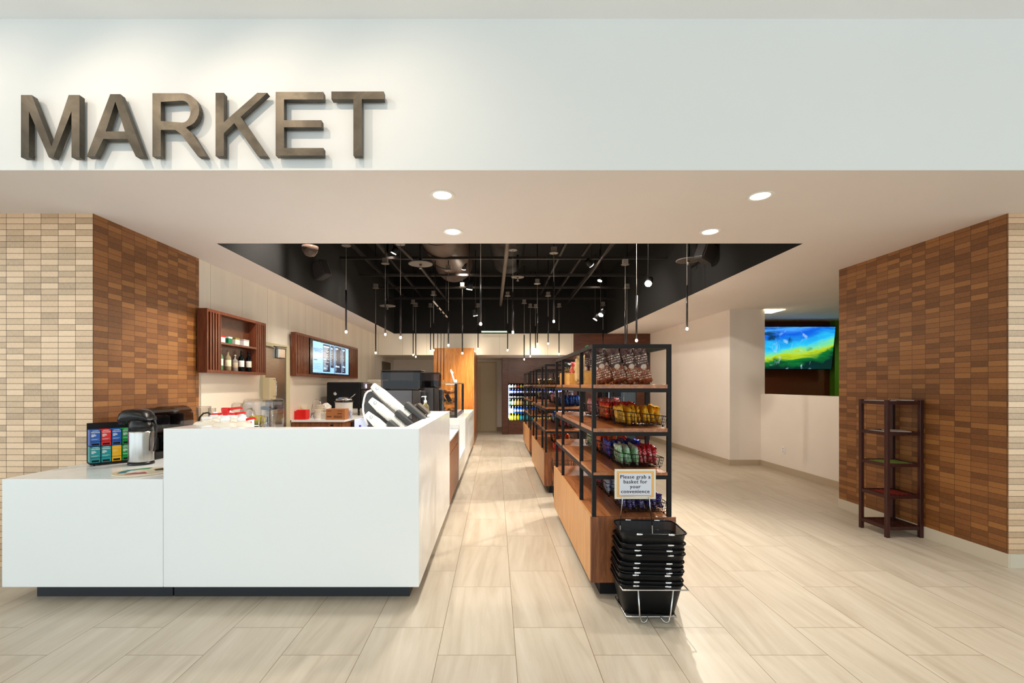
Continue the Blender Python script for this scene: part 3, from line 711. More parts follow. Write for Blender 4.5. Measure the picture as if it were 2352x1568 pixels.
for (a0, a1, r0, r1, mi) in ((1.8, 2.9, .08, .14, 0), (2.9, 3.9, .09, .135, 1), (.3, 1.2, .07, .13, 2), (4.4, 5.6, .05, .12, 3)):
    k = 8; A = [(r0*math.cos(a0+(a1-a0)*j/k), r0*math.sin(a0+(a1-a0)*j/k)) for j in range(k+1)]; B = [(r1*math.cos(a0+(a1-a0)*j/k), r1*math.sin(a0+(a1-a0)*j/k)) for j in range(k+1)]
    pr.prism(A+B[::-1], .0101, .0106, 'z', mi)
pr.build('printed_art', [mat((20, 130, 80), .4), mat((20, 120, 140), .4), mat((60, 60, 55), .4), mat((170, 30, 30), .4)], t, True)
tag(MB().lathe([(.03, 0), (.033, .002), (.034, .02), (.03, .022)], (-2.9, 4.9, .795), 20).build('jar_lid', M['red']), 'small red lid at the far end of the low counter', 'lid')

# ------------------------------------------------------------------ things inside the tall counter
WZ = .87
def jug(px, Y, pump, label, w=.15, head=None, rz=0, arm=.13):
    x = (px-VX)/F*Y
    t = T('syrup_jug', label, 'jug', (x, Y, WZ), 'sauce jugs behind the tall counter', rz)
    MB().b2(-w/2, w/2, -.06, .06, 0, .268, bev=.04, seg=5).lathe([(.034, .25), (.03, .275), (.026, .28), (.026, .288)], (0, 0, 0), 16).build('body', M['milky'], t, True)
    if pump:
        zt = H-(head-VY)/F*Y-WZ
        MB().lathe([(.03, .27), (.034, .276), (.034, .296), (.026, .3), (.025, .312), (.013, .315), (.012, max(zt-.045, .32))], (0, 0, 0), 16).build('pump_collar', M['paper'], t, True)
        MB().lathe([(.016, zt-.06), (.019, zt-.04), (.026, zt-.028), (.028, zt-.004), (.024, zt)], (0, 0, 0), 16).tube([(0, 0, zt-.015), (arm*.5, 0, zt-.006), (arm*.9, 0, zt), (arm, 0, zt-.006)], [.012, .009, .008, .007], 8).build('pump_head', M['red'], t, True)
    else:
        MB().lathe([(.03, .28), (.033, .282), (.033, .297), (.028, .299)], (0, 0, 0), 16).build('cap', M['paper'], t, True)
jug(475, 3.32, False, 'white jug with plain cap, leftmost behind the tall counter', .17)
jug(518, 3.25, True, 'white jug under the tallest red pump', .17, 936, 0, .12)
jug(494, 3.55, True, 'white jug with red pump between the capped jug and tallest pump', .14, 948, 0, .1)
jug(534, 3.52, True, 'white jug with red pump right of the tallest pump', .14, 947, .05, .1)
jug(556, 3.3, True, 'white jug with the lowest red pump, rightmost of the jugs', .12, 960, 0, .1)
jug(527, 3.68, True, 'white jug with low red pump at the back of the jugs', .12, 961, .1, .1)
t = T('sundae_cup', 'red and white paper cup beside the pump jugs', 'cup', ((568-VX)/F*3.35, 3.35, WZ))
MB().lathe([(.022, 0), (.03, .262)], (0, 0, 0), 20).build('body', mat((200, 50, 70), .5), t, True)
MB().lathe([(.031, .2621), (.031, .274), (.024, .278)], (0, 0, 0), 20).build('lid', M['paper'], t, True)
t = T('rinser_tap', 'dark curved tap spout behind the capped jug', 'tap', ((456-VX)/F*3.75, 3.75, .795))
MB().tube([(0, 0, 0), (0, 0, .3), (.01, 0, .34), (.04, 0, .372), (.08, 0, .378), (.11, 0, .35), (.12, 0, .31)], .007, 10).build('spout', mat((60, 56, 52), .2, 1.0), t, True)
MB().lathe([(.02, 0), (.02, .03), (.01, .035)], (0, 0, 0), 16).build('base', M['chrome'], t, True)
def clear_jar(px, Y, top, w, label, cat='pitcher', name='clear_pitcher', handle=True, z=WZ):
    x = (px-VX)/F*Y; h = H-(top-VY)/F*Y-z; r = w/2
    t = T(name, label, cat, (x, Y, z), 'clear pitchers')
    MB().lathe([(r*.8, 0), (r*.82, .004), (r, h-.01), (r*1.04, h), (r*.96, h-.001), (r*.94, h-.02), (r*.76, .01), (.001, .009)], (0, 0, 0), 22).build('body', M['clear'], t, True)
    if handle: MB().tube([(r*.9, 0, h*.85), (r*1.5, 0, h*.85), (r*1.55, 0, h*.5), (r*.9, 0, h*.3)], .006, 6).build('handle', M['clear'], t, True)
clear_jar(468, 3.9, 933, .11, 'clear measuring pitcher left of the curved tap', z=.795)
clear_jar(487, 3.85, 937, .06, 'slim clear glass beside the measuring pitcher', 'glass', 'tall_glass', False, z=.795)
for i, (px, Y) in enumerate(((545, 4.1), (566, 4.12))):
    x = (px-VX)/F*Y; z = WZ
    t = T('upturned_jar', 'clear upturned jar left of the blender cover, %s one' % ('left' if i == 0 else 'right'), 'jar', (x, Y, .795), 'upturned clear jars')
    MB().lathe([(.06, 0), (.06, .01), (.05, .4), (.046, .435), (.03, .447), (.001, .449)], (0, 0, 0), 20).build('body', M['clear'], t, True)
# counter section in the middle of the service area carrying blender and jars
t = T('back_worktop', 'white rear worktop carrying the blender inside the service area', 'worktop', (-2.0, 4.3, 0))
MB().b2(-2.13, -1.75, 3.79, 4.6, .755, .795, bev=.003).build('countertop', M['solid_white'], t)
MB().b2(-2.12, -1.77, 3.81, 4.58, 0, .755).build('carcass', M['walnut_v'], t)
bl = T('blender', 'twin blender under a clear square sound cover', 'blender', ((606-VX)/F*4.2, 4.2, .795))
x_ = 0
MB().b2(-.02, .11, -.1, .1, 0, .16, bev=.015).build('motor_base', M['blackplastic'], bl, True); mb_ = list(bl.children)[0]
MB().b2(-.0, .035, -.103, -.1, .1, .14).b2(.06, .095, -.103, -.1, .11, .15).build('display', mat((70, 120, 240), .3, emis=1.5), mb_, True)
MB().b2(-.14, .14, -.12, .12, .16, .48, bev=.03, seg=3).build('sound_cover', M['clear'], bl, True)
MB().lathe([(.045, .17), (.05, .18), (.07, .38), (.066, .38), (.045, .185), (.001, .184)], (.05, 0, 0), 20).build('jar', M['clear'], bl, True)
MB().lathe([(.072, .38), (.072, .405), (.05, .412)], (.05, 0, 0), 20).build('jar_lid', M['blackplastic'], bl, True)
for k, (z0, c1, cn) in enumerate(((.26, (30, 22, 20), 'dark brown'), (.355, (170, 160, 60), 'olive yellow'))):
    t = T('measuring_cup', '%s measuring cup stacked beside the blender jar' % cn, 'cup', ((583-VX)/F*4.02, 4.05, .795+z0-.1), 'measuring cups by the blender')
    MB().lathe([(.038, 0), (.042, .004), (.05, .075), (.046, .075), (.036, .008), (.001, .007)], (0, 0, 0), 18).build('body', mat(c1, .2, trans=.3), t, True)
    MB().tube([(.045, 0, .065), (.075, 0, .06), (.075, 0, .02), (.042, 0, .012)], .005, 6).build('handle', mat(c1, .3), t, True)
t = T('wire_shelf', 'small wire stand holding the measuring cups by the blender', 'stand', ((583-VX)/F*4.02, 4.05, .795))
MB().b2(-.06, .06, -.06, .06, .153, .16).b2(-.06, .06, -.06, .06, .248, .255).build('tier', M['chrome'], t, True)
for sx_, sy_ in ((-1, -1), (-1, 1), (1, -1), (1, 1)): MB().cyl((sx_*.062, sy_*.062, 0), (sx_*.062, sy_*.062, .34), .003, n=8).build('leg', M['chrome'], t, True)
tag(MB().b2(-2.12, -2.02, 3.83, 3.95, .7951, .93, bev=.003).build('brown_box', mat((110, 60, 36), .5)), 'small brown box in front of the blender', 'box')

# cup dispenser
cd = T('cup_dispenser', 'tilted dark grey cup dispenser with three cup sleeves behind the counter corner', 'dispenser', (-.95, 3.8, WZ))
D1 = Vector((.75, 0, -.66)).normalized()
bodyp = [(-1.09, 1.06), (-1.12, 1.18), (-1.09, 1.33), (-1.05, 1.345), (-.72, 1.02), (-.66, .96), (-.66, .875), (-1.0, .875)]
MB().prism(bodyp, 3.86, 4.16, 'y').build('back_body', M['darkgrey'], cd)
MB().tube([(-1.08, 3.855, 1.06), (-1.105, 3.855, 1.12), (-1.12, 3.855, 1.18), (-1.12, 3.855, 1.23), (-1.11, 3.855, 1.29), (-1.098, 3.855, 1.325), (-1.08, 3.855, 1.345), (-1.05, 3.855, 1.355)], .009, 10).build('white_edge', M['paper'], cd)
stacks = [((856, 885), (952, 968), 27, 'upper', (921, 938), 3.8), ((851, 918), (929, 985), 24, 'middle', (897, 960), 3.74), ((842, 950), (900, 1000), 15, 'lower', (880, 982), 3.68)]
slv = M['darkgrey']
cup = None
mcup = mat((240, 238, 232), .55); 
mk = MB(); 
r0, r1, hc = .026, .039, .105
cme = None
for si, (a, bb, n, w, c, Y) in enumerate(stacks):
    A = P(a[0], a[1], Y); B = P(bb[0], bb[1], Y); d = (B-A).normalized()
    q = Vector((0, 0, 1)).rotation_difference(d)
    for k in range(n):
        p = A + d*(k*.0112)
        lb = 'white paper cup nested in the %s stack of the dispenser, %s from the closed end' % (w, ordn(k))
        if cup is None:
            m_ = MB().lathe([(r0, 0), (r0+.001, .002), (r1, hc-.004), (r1+.0022, hc-.002), (r1+.0022, hc), (r1-.001, hc), (r0-.001, .004), (.001, .004)], (0, 0, 0), 20)
            cup = m_.build('paper_cup', mcup, None, True); o_ = tag(cup, lb, 'cup', 'nested cups in the %s stack' % w)
        else:
            o_ = cup.copy(); COL.objects.link(o_); o_['label'] = lb; o_['group'] = 'nested cups in the %s stack' % w
        o_.location = p; o_.rotation_euler = q.to_euler()
        if k == 0:
            e = MB().lathe([(.0105, .042), (.0105, .0421)], (0, 0, 0), 16); e.bm.clear()
            for j in range(14):
                t1 = 2*PI*j/14; t2 = 2*PI*(j+1)/14
                def cv(rad, t):
                    zz = .05+rad*math.sin(t); ang = -PI/2-.35+rad*math.cos(t)/.033; rr = r0+(r1-r0)*zz/hc+.0008
                    return (rr*math.cos(ang), rr*math.sin(ang), zz)
                vs = [e.bm.verts.new(cv(r_, t_)) for r_, t_ in ((.009, t1), (.009, t2), (.013, t2), (.013, t1))]
                e.bm.faces.new(vs)
            e.build('round_logo', mat((0, 98, 65), .5), o_, True)
    s0 = P(c[0], c[1], Y); L0 = (s0-A).dot(d); nrm = Vector((-d.z, 0, d.x))
    M0 = Matrix.Translation(A + d*L0) @ Matrix(((d.x, 0, nrm.x, 0), (d.y, 1, 0, 0), (d.z, 0, nrm.z, 0), (0, 0, 0, 1)))
    ln = (.21, .2, .11)[si]
    MB().b2(0, ln, -.045, .05, .043, .092, bev=.016, seg=3, mat=M0).build('sleeve', mat((56, 56, 56), .5), cd)
for k in range(4):
    Y = 3.98; A = P(938+k*8, 934-k*3, Y); M0 = Matrix.Translation(A) @ Matrix.Rotation(math.radians(41), 4, 'Y')
    MB().b2(-.0, .13, -.07, .07, -.024, -.0, bev=.004, mat=M0).build('lid_tray', mat((70, 62, 54), .45), cd)
MB().b2(-1.0, -.66, 3.6, 3.9, WZ, WZ+.03, bev=.005).build('base', M['darkgrey'], cd)
for i, (x, y, h) in enumerate(((-1.13, 3.95, .15),)):
    t = T('blue_white_carton', 'white carton with a blue stripe left of the cup dispenser', 'carton', (x, y, WZ))
    MB().b2(-.07, .05, -.08, .08, 0, .24, bev=.004).build('box', mat((205, 214, 240), .5), t, True)
    MB().b2(-.03, -.012, -.0815, -.08, .0, .19).b2(.0, .04, -.0815, -.08, .0, .12).build('stripe', mat((40, 44, 160), .5), t, True)
t = T('soap_pump', 'clear ribbed pump bottle at the far corner of the tall counter', 'bottle', ((977-VX)/F*4.7, 4.72, 1.12-.025))
t.location = ((977-VX)/F*4.85, 4.85, 1.12)
MB().lathe([(.02, 0), (.036, .004), (.04, .04), (.036, .06), (.016, .085), (.014, .09)], (0, 0, 0), 16).build('body', mat((220, 205, 150), .1, trans=.85, ior=1.3), t, True)
MB().lathe([(.016, .09), (.016, .115), (.006, .12), (.006, .15), (.012, .152), (.012, .162)], (0, 0, 0), 14).tube([(0, 0, .158), (-.035, 0, .158), (-.04, 0, .15)], .005).build('pump', M['paper'], t, True)

# espresso machines
def espresso(x, y, w, d, z0, zb, zh, label):
    t = T('espresso_machine', label, 'coffee machine', (x+w/2, y+d/2, z0), 'bean-to-cup machines')
    MB().b2(x, x+w*.8, y, y+d, z0, zb, bev=.004).build('body', mat((92, 90, 92), .35, .5), t)
    MB().b2(x+w*.8+.001, x+w, y, y+d, z0, zb, bev=.012).build('front_column', mat((70, 62, 58), .25, .4), t)
    MB().b2(x+w+.0005, x+w+.03, y+.03, y+d-.03, z0+.05, zb-.02, bev=.004).build('brew_panel', M['blackplastic'], t)
    MB().b2(x+.03, x+w, y+.02, y+d*.8, zb, zh, bev=.02, seg=3).build('bean_hopper', M['smoke'], t)
    MB().b2(x+.05, x+w-.03, y+.04, y+d*.75, zb+.01, zb+(zh-zb)*.5, bev=.01).build('coffee_beans', mat((30, 20, 18), .6), t)
    MB().b2(x+.03, x+w, y+.02, y+d*.8, zh, zh+.006, bev=.003).build('hopper_lid', mat((60, 58, 60), .3), t)
espresso(-1.31, 5.05, .48, .38, WZ, 1.34, 1.56, 'grey espresso machine with smoked hopper, nearer of the two')
espresso(-1.05, 6.0-.42, .36, .3, WZ, 1.36, 1.55, 'brown-black espresso machine behind the nearer one')

# ------------------------------------------------------------------ rear left counter
t = T('sink_counter', 'white-topped walnut sink counter along the left wall', 'counter', (-2.7, 8.3, 0))
MB().b2(-3.085, -2.28, 6.88, 10.2, .84, .87, bev=.003).build('countertop', M['solid_white'], t)
MB().b2(-3.085, -2.32, 6.9, 10.15, .1, .84).build('carcass', M['walnut_v'], t)
MB().b2(-3.085, -2.4, 6.95, 10.1, 0, .1).build('toe_kick', M['kick'], t)
MB().b2(-2.5, -2.46, 6.89, 6.9, .78, .80).b2(-2.319, -2.31, 7.3, 7.7, .7, .8).build('handle', M['blackmatte'], t)
RZ = .87
def at(px, Y): return (px-VX)/F*Y
t = T('red_caddy', 'red plastic caddy on the sink counter', 'caddy', (at(692, 7.05), 7.05, RZ))
MB().b2(-.13, -.05, -.06, .1, 0, .13, bev=.006).b2(-.05, .1, -.07, .08, 0, .15, bev=.01).build('bin', M['red'], t, True)
fo = MB()
for k in range(9):
    xx = -.03+k*.012; fo.cyl((xx, 0, .12), (xx+random.uniform(-.03, .03), random.uniform(-.03, .03), .22), .003, n=5)
fo.build('stir_sticks', mat((225, 205, 160), .6), t, True)
t = T('goose_neck_tap', 'chrome gooseneck tap on the sink counter', 'tap', (at(717, 7.2), 7.2, RZ))
MB().tube([(0, 0, 0), (0, 0, .2), (.01, 0, .26), (.05, 0, .3), (.1, 0, .29), (.135, 0, .25), (.14, 0, .21)], .009, 10).build('spout', M['chrome'], t, True)
MB().lathe([(.028, 0), (.028, .02), (.02, .09), (.012, .1)], (0, 0, 0), 16).tube([(.02, 0, .08), (.05, -.02, .1)], .006).build('base', M['chrome'], t, True)
for i, (px, Y, h, c1, lb) in enumerate(((730, 7.25, .14, (238, 232, 222), 'stack of white paper cups right of the chrome tap'), (745, 7.1, .10, (242, 238, 230), 'low white foam tub left of the cardboard box'), (735, 7.6, .2, (235, 225, 205), 'tall cream cup stack behind the chrome tap'))):
    t = T('white_tub', lb, 'tub', (at(px, Y), Y, RZ))
    m_ = MB()
    for k in range(int(h/.02)): m_.lathe([(.045, k*.02), (.056, k*.02+.017), (.058, k*.02+.019)], (0, 0, 0), 16)
    m_.build('tubs', mat(c1, .5), t, True)
bx = T('cardboard_box', 'brown cardboard box on the sink counter in front of the soup kettle', 'box', (at(775, 7.05), 7.05, RZ))
MB().b2(-.145, .145, -.09, .09, 0, .165, bev=.003).build('carton', mat((176, 112, 66), .7), bx, True)
pk = MB(); pk.b2(-.12, -.06, -.0915, -.09, .13, .137).b2(.03, .11, -.0915, -.09, .13, .137).b2(.03, .1, -.0915, -.09, .085, .1).b2(-.13, -.06, -.0915, -.09, .04, .055)
for k in range(8): pk.b2(-.02+k*.015, -.012+k*.015, -.0915, -.09, .03, .055)
pk.b2(-.03, .11, -.0915, -.09, .024, .027).b2(-.03, .11, -.0915, -.09, .058, .061)
pk.build('printing', mat((90, 48, 26), .7), bx, True)
t = T('soup_kettle', 'white soup kettle with steel lid and ladle', 'kettle', (at(790, 7.5), 7.5, RZ))
MB().lathe([(.13, 0), (.135, .01), (.14, .24), (.145, .25)], (0, 0, 0), 28).build('body', mat((226, 222, 214), .35), t, True)
MB().lathe([(.15, .25), (.152, .262), (.14, .268)], (0, 0, 0), 28).build('rim', M['blackplastic'], t, True)
MB().lathe([(.13, .268), (.13, .3), (.09, .325), (.02, .335)], (0, 0, 0), 28).build('lid', M['steel'], t, True)
MB().tube([(.08, 0, .29), (.16, 0, .36), (.19, 0, .385)], .007).build('ladle', M['chrome'], t, True)
for i, (px, Y, lb) in enumerate(((749, 7.75, 'white crumpled plastic bag left of the soup kettle'), (760, 7.7, 'white crumpled plastic bag touching the soup kettle'))):
    bm = MB(); r = bmesh.ops.create_icosphere(bm.bm, subdivisions=3, radius=.085)
    for v in bm.bm.verts:
        v.co *= random.uniform(.85, 1.1); v.co.z = max(-.06, v.co.z*.9); v.co += Vector((0, 0, .06))
    ob = bm.build('plastic_bag', mat((236, 230, 224), .4), None, True); ob.location = (at(px, Y), Y, RZ+(.0 if i else .09)); tag(ob, lb, 'bag', 'crumpled bags by the kettle')
t = T('bag_tub', 'cream round tub under the crumpled plastic bags', 'tub', (at(748, 7.75), 7.75, RZ)); MB().lathe([(.06, 0), (.075, .085), (.078, .09)], (0, 0, 0), 18).build('tub', mat((226, 210, 180), .5), t, True)
t = T('wipes_pack', 'blue and white packet right of the cardboard box', 'packet', (at(804, 7.2), 7.2, RZ))
MB().b2(-.03, .03, -.03, .03, 0, .14, bev=.01).build('pack', bag_mat((210, 220, 240), (30, 60, 150)), t, True)
ov = T('speed_oven', 'large black countertop oven on the sink counter', 'oven', (-2.62, 8.25, RZ))
MB().b2(-2.95, -2.36, 7.95, 8.6, .99, 1.45, bev=.02).build('body', M['blackmatte'], ov)
MB().b2(-2.359, -2.31, 7.97, 8.58, 1.32, 1.44, bev=.01).build('control_panel', mat((60, 58, 60), .3), ov)
MB().b2(-2.359, -2.32, 7.97, 8.58, 1.0, 1.31, bev=.01).build('door', mat((34, 34, 36), .25), ov); ovd = [c for c in ov.children if c.name.startswith('door')][0]
MB().tube([(-2.32, 8.0, 1.29), (-2.26, 8.0, 1.27), (-2.24, 8.02, 1.2), (-2.3, 8.0, 1.1)], .012).build('handle', M['chrome'], ovd)
MB().cyl((-2.309, 8.1, 1.38), (-2.295, 8.1, 1.38), .04, n=20).build('dial', mat((210, 215, 240), .3, emis=.4), ov)
for sx_, sy_ in ((-2.9, 8.0), (-2.9, 8.55), (-2.4, 8.0), (-2.4, 8.55)): MB().cyl((sx_, sy_, .87), (sx_, sy_, .99), .02, n=12).build('leg', M['blackplastic'], ov)
MB().lathe([(.001, 0), (.03, 0), (.03, .003), (.001, .003)], (-2.8, 7.95, 1.25), 20, mat=RX90).build('badge', M['chrome'], ov)
for k in range(4):
    t = T('flat_carton', 'cream flat carton behind the oven, %s from the top of its stack' % ordn(3-k), 'carton', (-2.42, 9.05, .87+.42+k*.055) if False else (-2.35, 9.1, 1.29+k*.055), 'flat cartons behind the oven')
    MB().b2(-.17, .17, -.15, .15, 0, .052, bev=.003).build('box', mat((222, 204, 178), .6), t, True)
    MB().b2(.171, .1715, -.1, .1, .015, .03).build('tab', M['blackmatte'], t, True)
t = T('carton_stand', 'grey metal stand under the flat cartons', 'stand', (-2.4, 9.1, .87)); MB().b2(-.2, .12, -.17, .17, .39, .42, bev=.004).b2(-.2, -.17, -.17, -.14, 0, .39).b2(.09, .12, -.17, -.14, 0, .39).b2(-.2, -.17, .14, .17, 0, .39).b2(.09, .12, .14, .17, 0, .39).build('frame', M['darkgrey'], t, True)

# ------------------------------------------------------------------ bakery case
gc = T('bakery_case', 'glass bakery display case with black corner posts', 'display case', (-.92, 8.5, .85))
gx0, gx1, gy0, gy1, gz0, gz1 = -1.22, -.65, 7.67, 9.28, .85, 1.44
MB().b2(gx0, gx1, gy0, gy1, gz0, gz0+.05, bev=.003).build('base', mat((60, 50, 44), .4), gc)
MB().b2(gx0, gx1+.01, gy0-.01, gy1, gz1-.02, gz1, bev=.003).build('top_frame', mat((150, 140, 124), .3, .6), gc)
MB().b2(gx1-.02, gx1-.015, gy0+.03, gy1-.03, gz0+.05, gz1-.02).build('side_glass', M['glass'], gc)
MB().b2(gx0, gx1-.03, gy0, gy0+.005, gz0+.05, gz1-.02).build('front_glass', M['glass'], gc)
for (xx, yy) in ((gx1-.02, gy0-.01), (gx1-.02, gy1-.03)): MB().b2(xx-.02, xx+.025, yy, yy+.05, gz0, gz1-.02, bev=.004).build('post', M['blackplastic'], gc)
for zz in (1.06, 1.24): MB().b2(gx0+.01, gx1-.03, gy0+.04, gy1-.04, zz, zz+.008).build('shelf', M['glass'], gc)
MB().b2(gx0, gx0+.01, gy0+.02, gy1, gz0+.05, gz1-.02).build('back_panel', mat((120, 104, 80), .3), gc)
l = bpy.data.lights.new('case_lamp', 'AREA'); l.shape = 'RECTANGLE'; l.size = .05; l.size_y = 1.4; l.energy = 12; l.color = (1, .82, .6)
lo = bpy.data.objects.new('case_lamp', l); COL.objects.link(lo); lo.parent = gc; lo.location = (0.1, 0, .565)
MB().b2(-.85, -.79, gy0+.1, gy1-.1, gz1-.026, gz1-.0205).build('led_strip', mat((255, 225, 185), .4, emis=5), gc)
k = 0
for lev, zz in enumerate((.90, 1.068, 1.248)):
    for row in range(4):
        for cx in range(2):
            x = -.82-cx*.2; y = 7.85+row*.36; c1 = [(196, 120, 52), (212, 150, 80), (160, 90, 44)][(row+cx+lev) % 3]
            kind = ['croissant', 'muffin', 'roll'][(row+cx+lev) % 3]
            lb = '%s in the bakery case, %s tier, %s %s column from front' % (['golden croissant', 'pale muffin', 'brown bread roll'][(row+cx+lev) % 3], ['bottom', 'middle', 'top'][lev], ordn(row), ['aisle-side', 'inner'][cx])
            m_ = MB()
            if kind == 'croissant':
                pts = [(math.cos(a)*.06, math.sin(a)*.05, .03) for a in [PI*(.05+.9*j/8) for j in range(9)]]
                m_.tube(pts, [.006, .016, .024, .029, .032, .029, .024, .016, .006], 8)
            elif kind == 'muffin':
                m_.lathe([(.028, 0), (.038, .04), (.05, .05), (.045, .07), (.02, .085), (.002, .088)], (0, 0, 0), 14)
            else:
                m_.lathe([(.03, 0), (.055, .012), (.058, .03), (.045, .05), (.02, .058), (.002, .06)], (0, 0, 0), 14)
            ob = m_.build(kind if kind != 'roll' else 'bread_roll', mat(c1, .5), None, True); ob.location = (x, y, zz); tag(ob, lb, 'pastry', 'pastries in the bakery case')
for k in range(4):
    M0 = Matrix.Translation((-1.1+k*.1, 7.72, 1.18)) @ Matrix.Rotation(math.radians(-28), 4, 'Y')
    MB().b2(-.035, .035, 0, .006, -.07, .07, bev=.002, mat=M0).build('price_board', M['blackplastic'], gc)
t = T('counter_figurine', 'white curved stand-up sign on top of the bakery case', 'sign', (-.72, 7.95, 1.44))
MB().tube([(.0, 0, 0), (-.01, 0, .06), (-.035, 0, .14), (-.055, 0, .2), (-.06, 0, .235)], [.02, .017, .015, .018, .006], 10).build('arm', M['paper'], t, True)
MB().b2(-.01, .05, -.02, .02, 0, .055, bev=.01).build('base', M['paper'], t, True)
MB().tube([(-.05, 0, .2), (-.03, 0, .19), (-.02, 0, .17), (-.03, 0, .155)], .009, 8).build('hook', M['paper'], t, True)

# three long rod lamps over the bakery case on a short track
t = T('heat_lamp_track', 'short white track with three long thin rods over the bakery counter', 'track light', (-1.15, 8.0, 2.7))
A = P(996, 692, 7.6); B = P(1027, 728, 8.9)
MB().tube([A, B], .014, 6).build('rail', mat((210, 200, 190), .4), t)
for (px, py, k) in ((1004.5, 706, .28), (1013, 716, .52), (1020.5, 725, .76)):
    p = A.lerp(B, k)
    r_ = MB().cyl(p, (p.x, p.y, p.z-.05), .022, n=12).cyl((p.x, p.y, p.z-.05), (p.x-.01, p.y, 1.5), .0055, n=8).build('rod', M['blackmatte'], t)
MB().cyl(A.lerp(B, .1), A.lerp(B, .1)+Vector((0, 0, .72)), .006, n=6).cyl(A.lerp(B, .9), A.lerp(B, .9)+Vector((0, 0, .8)), .006, n=6).build('suspension_wire', M['blackmatte'], t)

# ------------------------------------------------------------------ pendants
PEND = [(795, 762, 6.39), (863, 810, 9.19), (885, 768, 7.34), (920, 775, 6.33), (949, 815, 10.9), (955, 819, 11.3), (989, 806, 11.4), (996, 804, 9.9), (1030, 793, 7.78), (1062, 811, 9.1), (1104, 744, 5.7),
        (1098, 801, 11.4), (1166, 804, 10.0), (1178, 763, 6.6), (1204, 825, 10.9), (1218, 818, 11.45), (1230, 802, 11.5), (1234, 790, 8.79), (1259, 789, 10.0), (1272, 738, 6.75), (1284, 813, 11.4),
        (1385, 812, 11.2), (1436, 797, 7.4), (1440, 812, 9.2), (1462, 782, 5.95), (1578, 755, 6.13)]
PEND.sort()
def over(x, Y):          # height of whatever is overhead: a round duct or the deck
    for cx, rad, ya, yb in ((-.88, .38, 4.9, 9.4), (.14+(Y-5.2)*.0263, .31, 5.2, 9.0)):
        if ya < Y < yb and abs(x-cx) < rad*.97: return 3.9-math.sqrt(rad*rad-(x-cx)**2)+.015
    return pz
ring_me = cord_me = None
for i, (px, py, Y) in enumerate(PEND):
    zb = H-(py-VY)/F*Y; x = (px-VX)/F*Y; top = 3.35
    t = T('pendant_light', 'thin black rod pendant with glowing tip, %s from the left' % ordn(i), 'pendant light', (x, Y, zb), 'rod pendants under the black ceiling')
    if ring_me is None:
        ring_me = (MB().lathe([(.062, 0), (.065, .004), (.064, .01), (.06, .012)], (0, 0, 0), 20).b2(-.04, .04, -.04, .04, .012, .09).build('canopy', mat((120, 112, 106), .4), t, True),
                   MB().cyl((0, 0, .02), (0, 0, .585), .0125, n=12).build('rod', mat((60, 58, 60), .3, .7), t, True),
                   MB().lathe([(.008, .02), (.0135, .012), (.0165, 0), (.0135, -.013), (.005, -.018)], (0, 0, 0), 12).build('bulb', M['bulb'], t, True))
        ring_me[0].location = (0, 0, top-zb)
    else:
        for q in ring_me:
            c_ = q.copy(); COL.objects.link(c_); c_.parent = t
            c_.location = (0, 0, top-zb) if q is ring_me[0] else (0, 0, 0)
    MB().cyl((0, 0, .585), (0, 0, top-zb), .0032, n=6).build('cord', mat((170, 165, 160), .4), t, True)
    # stem from the canopy box to the deck
    MB().cyl((0, 0, top-zb+.09), (0, 0, over(x, Y)-zb), .008, n=6).build('stem', M['deck'], t, True)
    l = bpy.data.lights.new('pendant_glow', 'POINT'); l.energy = 1.6; l.color = (1, .82, .6); l.shadow_soft_size = .02
    lo = bpy.data.objects.new('pendant_glow', l); COL.objects.link(lo); lo.parent = t; lo.location = (0, 0, -.045)

# ------------------------------------------------------------------ plenum services
dk = mat((46, 41, 39), .5, .3); dk2 = mat((20, 19, 19), .55, .2)
for i, (Y, z) in enumerate(((5.3, 3.55), (6.5, 3.5), (7.6, 3.5), (8.7, 3.48), (9.8, 3.48), (10.9, 3.45))):
    S(MB().b2(OX0, OX1, Y-.02, Y+.02, z, z+.04).build('trim_%d' % (10+i), dk))
for i, x in enumerate((-2.3, -1.9, 1.15, 1.5, 1.9)):
    S(MB().b2(x-.02, x+.02, OY0, OY1, 3.62+.04*(i % 3), 3.67+.04*(i % 3)).build('trim_%d' % (20+i), dk))
def pipe(pts, r, lab, name='conduit_pipe', m=dk, n=10): tag(MB().tube(pts, r, n).build(name, m), lab, 'pipe')
pipe([(.18, 4.6, 3.42), (.17, 7.0, 3.42), (.13, 11.5, 3.42)], .035, 'thick banded pipe running down the middle of the black ceiling', m=mat((110, 98, 88), .5))
pipe([(-1.65, 4.5, 3.45), (-1.3, 8.0, 3.45), (-1.15, 11.5, 3.45)], .025, 'thin pipe left of the round duct in the black ceiling')
pipe([(1.6, 4.6, 3.5), (1.75, 8.0, 3.45), (1.8, 11.4, 3.45)], .02, 'thin pipe right of the middle in the black ceiling')
t = T('air_duct', 'wide brown-grey round air duct up in the black ceiling', 'duct', (-.85, 7, 3.4))
brn = mat((98, 82, 74), .5, .3)
MB().cyl((-.9, 4.9, 3.9), (-.85, 9.4, 3.9), .38, n=40).build('duct_run', brn, t)
for Y in (5.5, 6.2, 6.9, 7.6, 8.3): MB().cyl((-.89, Y, 3.9), (-.89, Y+.02, 3.9), .386, n=40).build('seam_band', mat((60, 50, 46), .5), t)
tag(MB().cyl((.14, 5.2, 3.9), (.24, 9.0, 3.9), .31, n=36).build('round_duct', dk2), 'black round duct right of the brown-grey duct', 'duct')
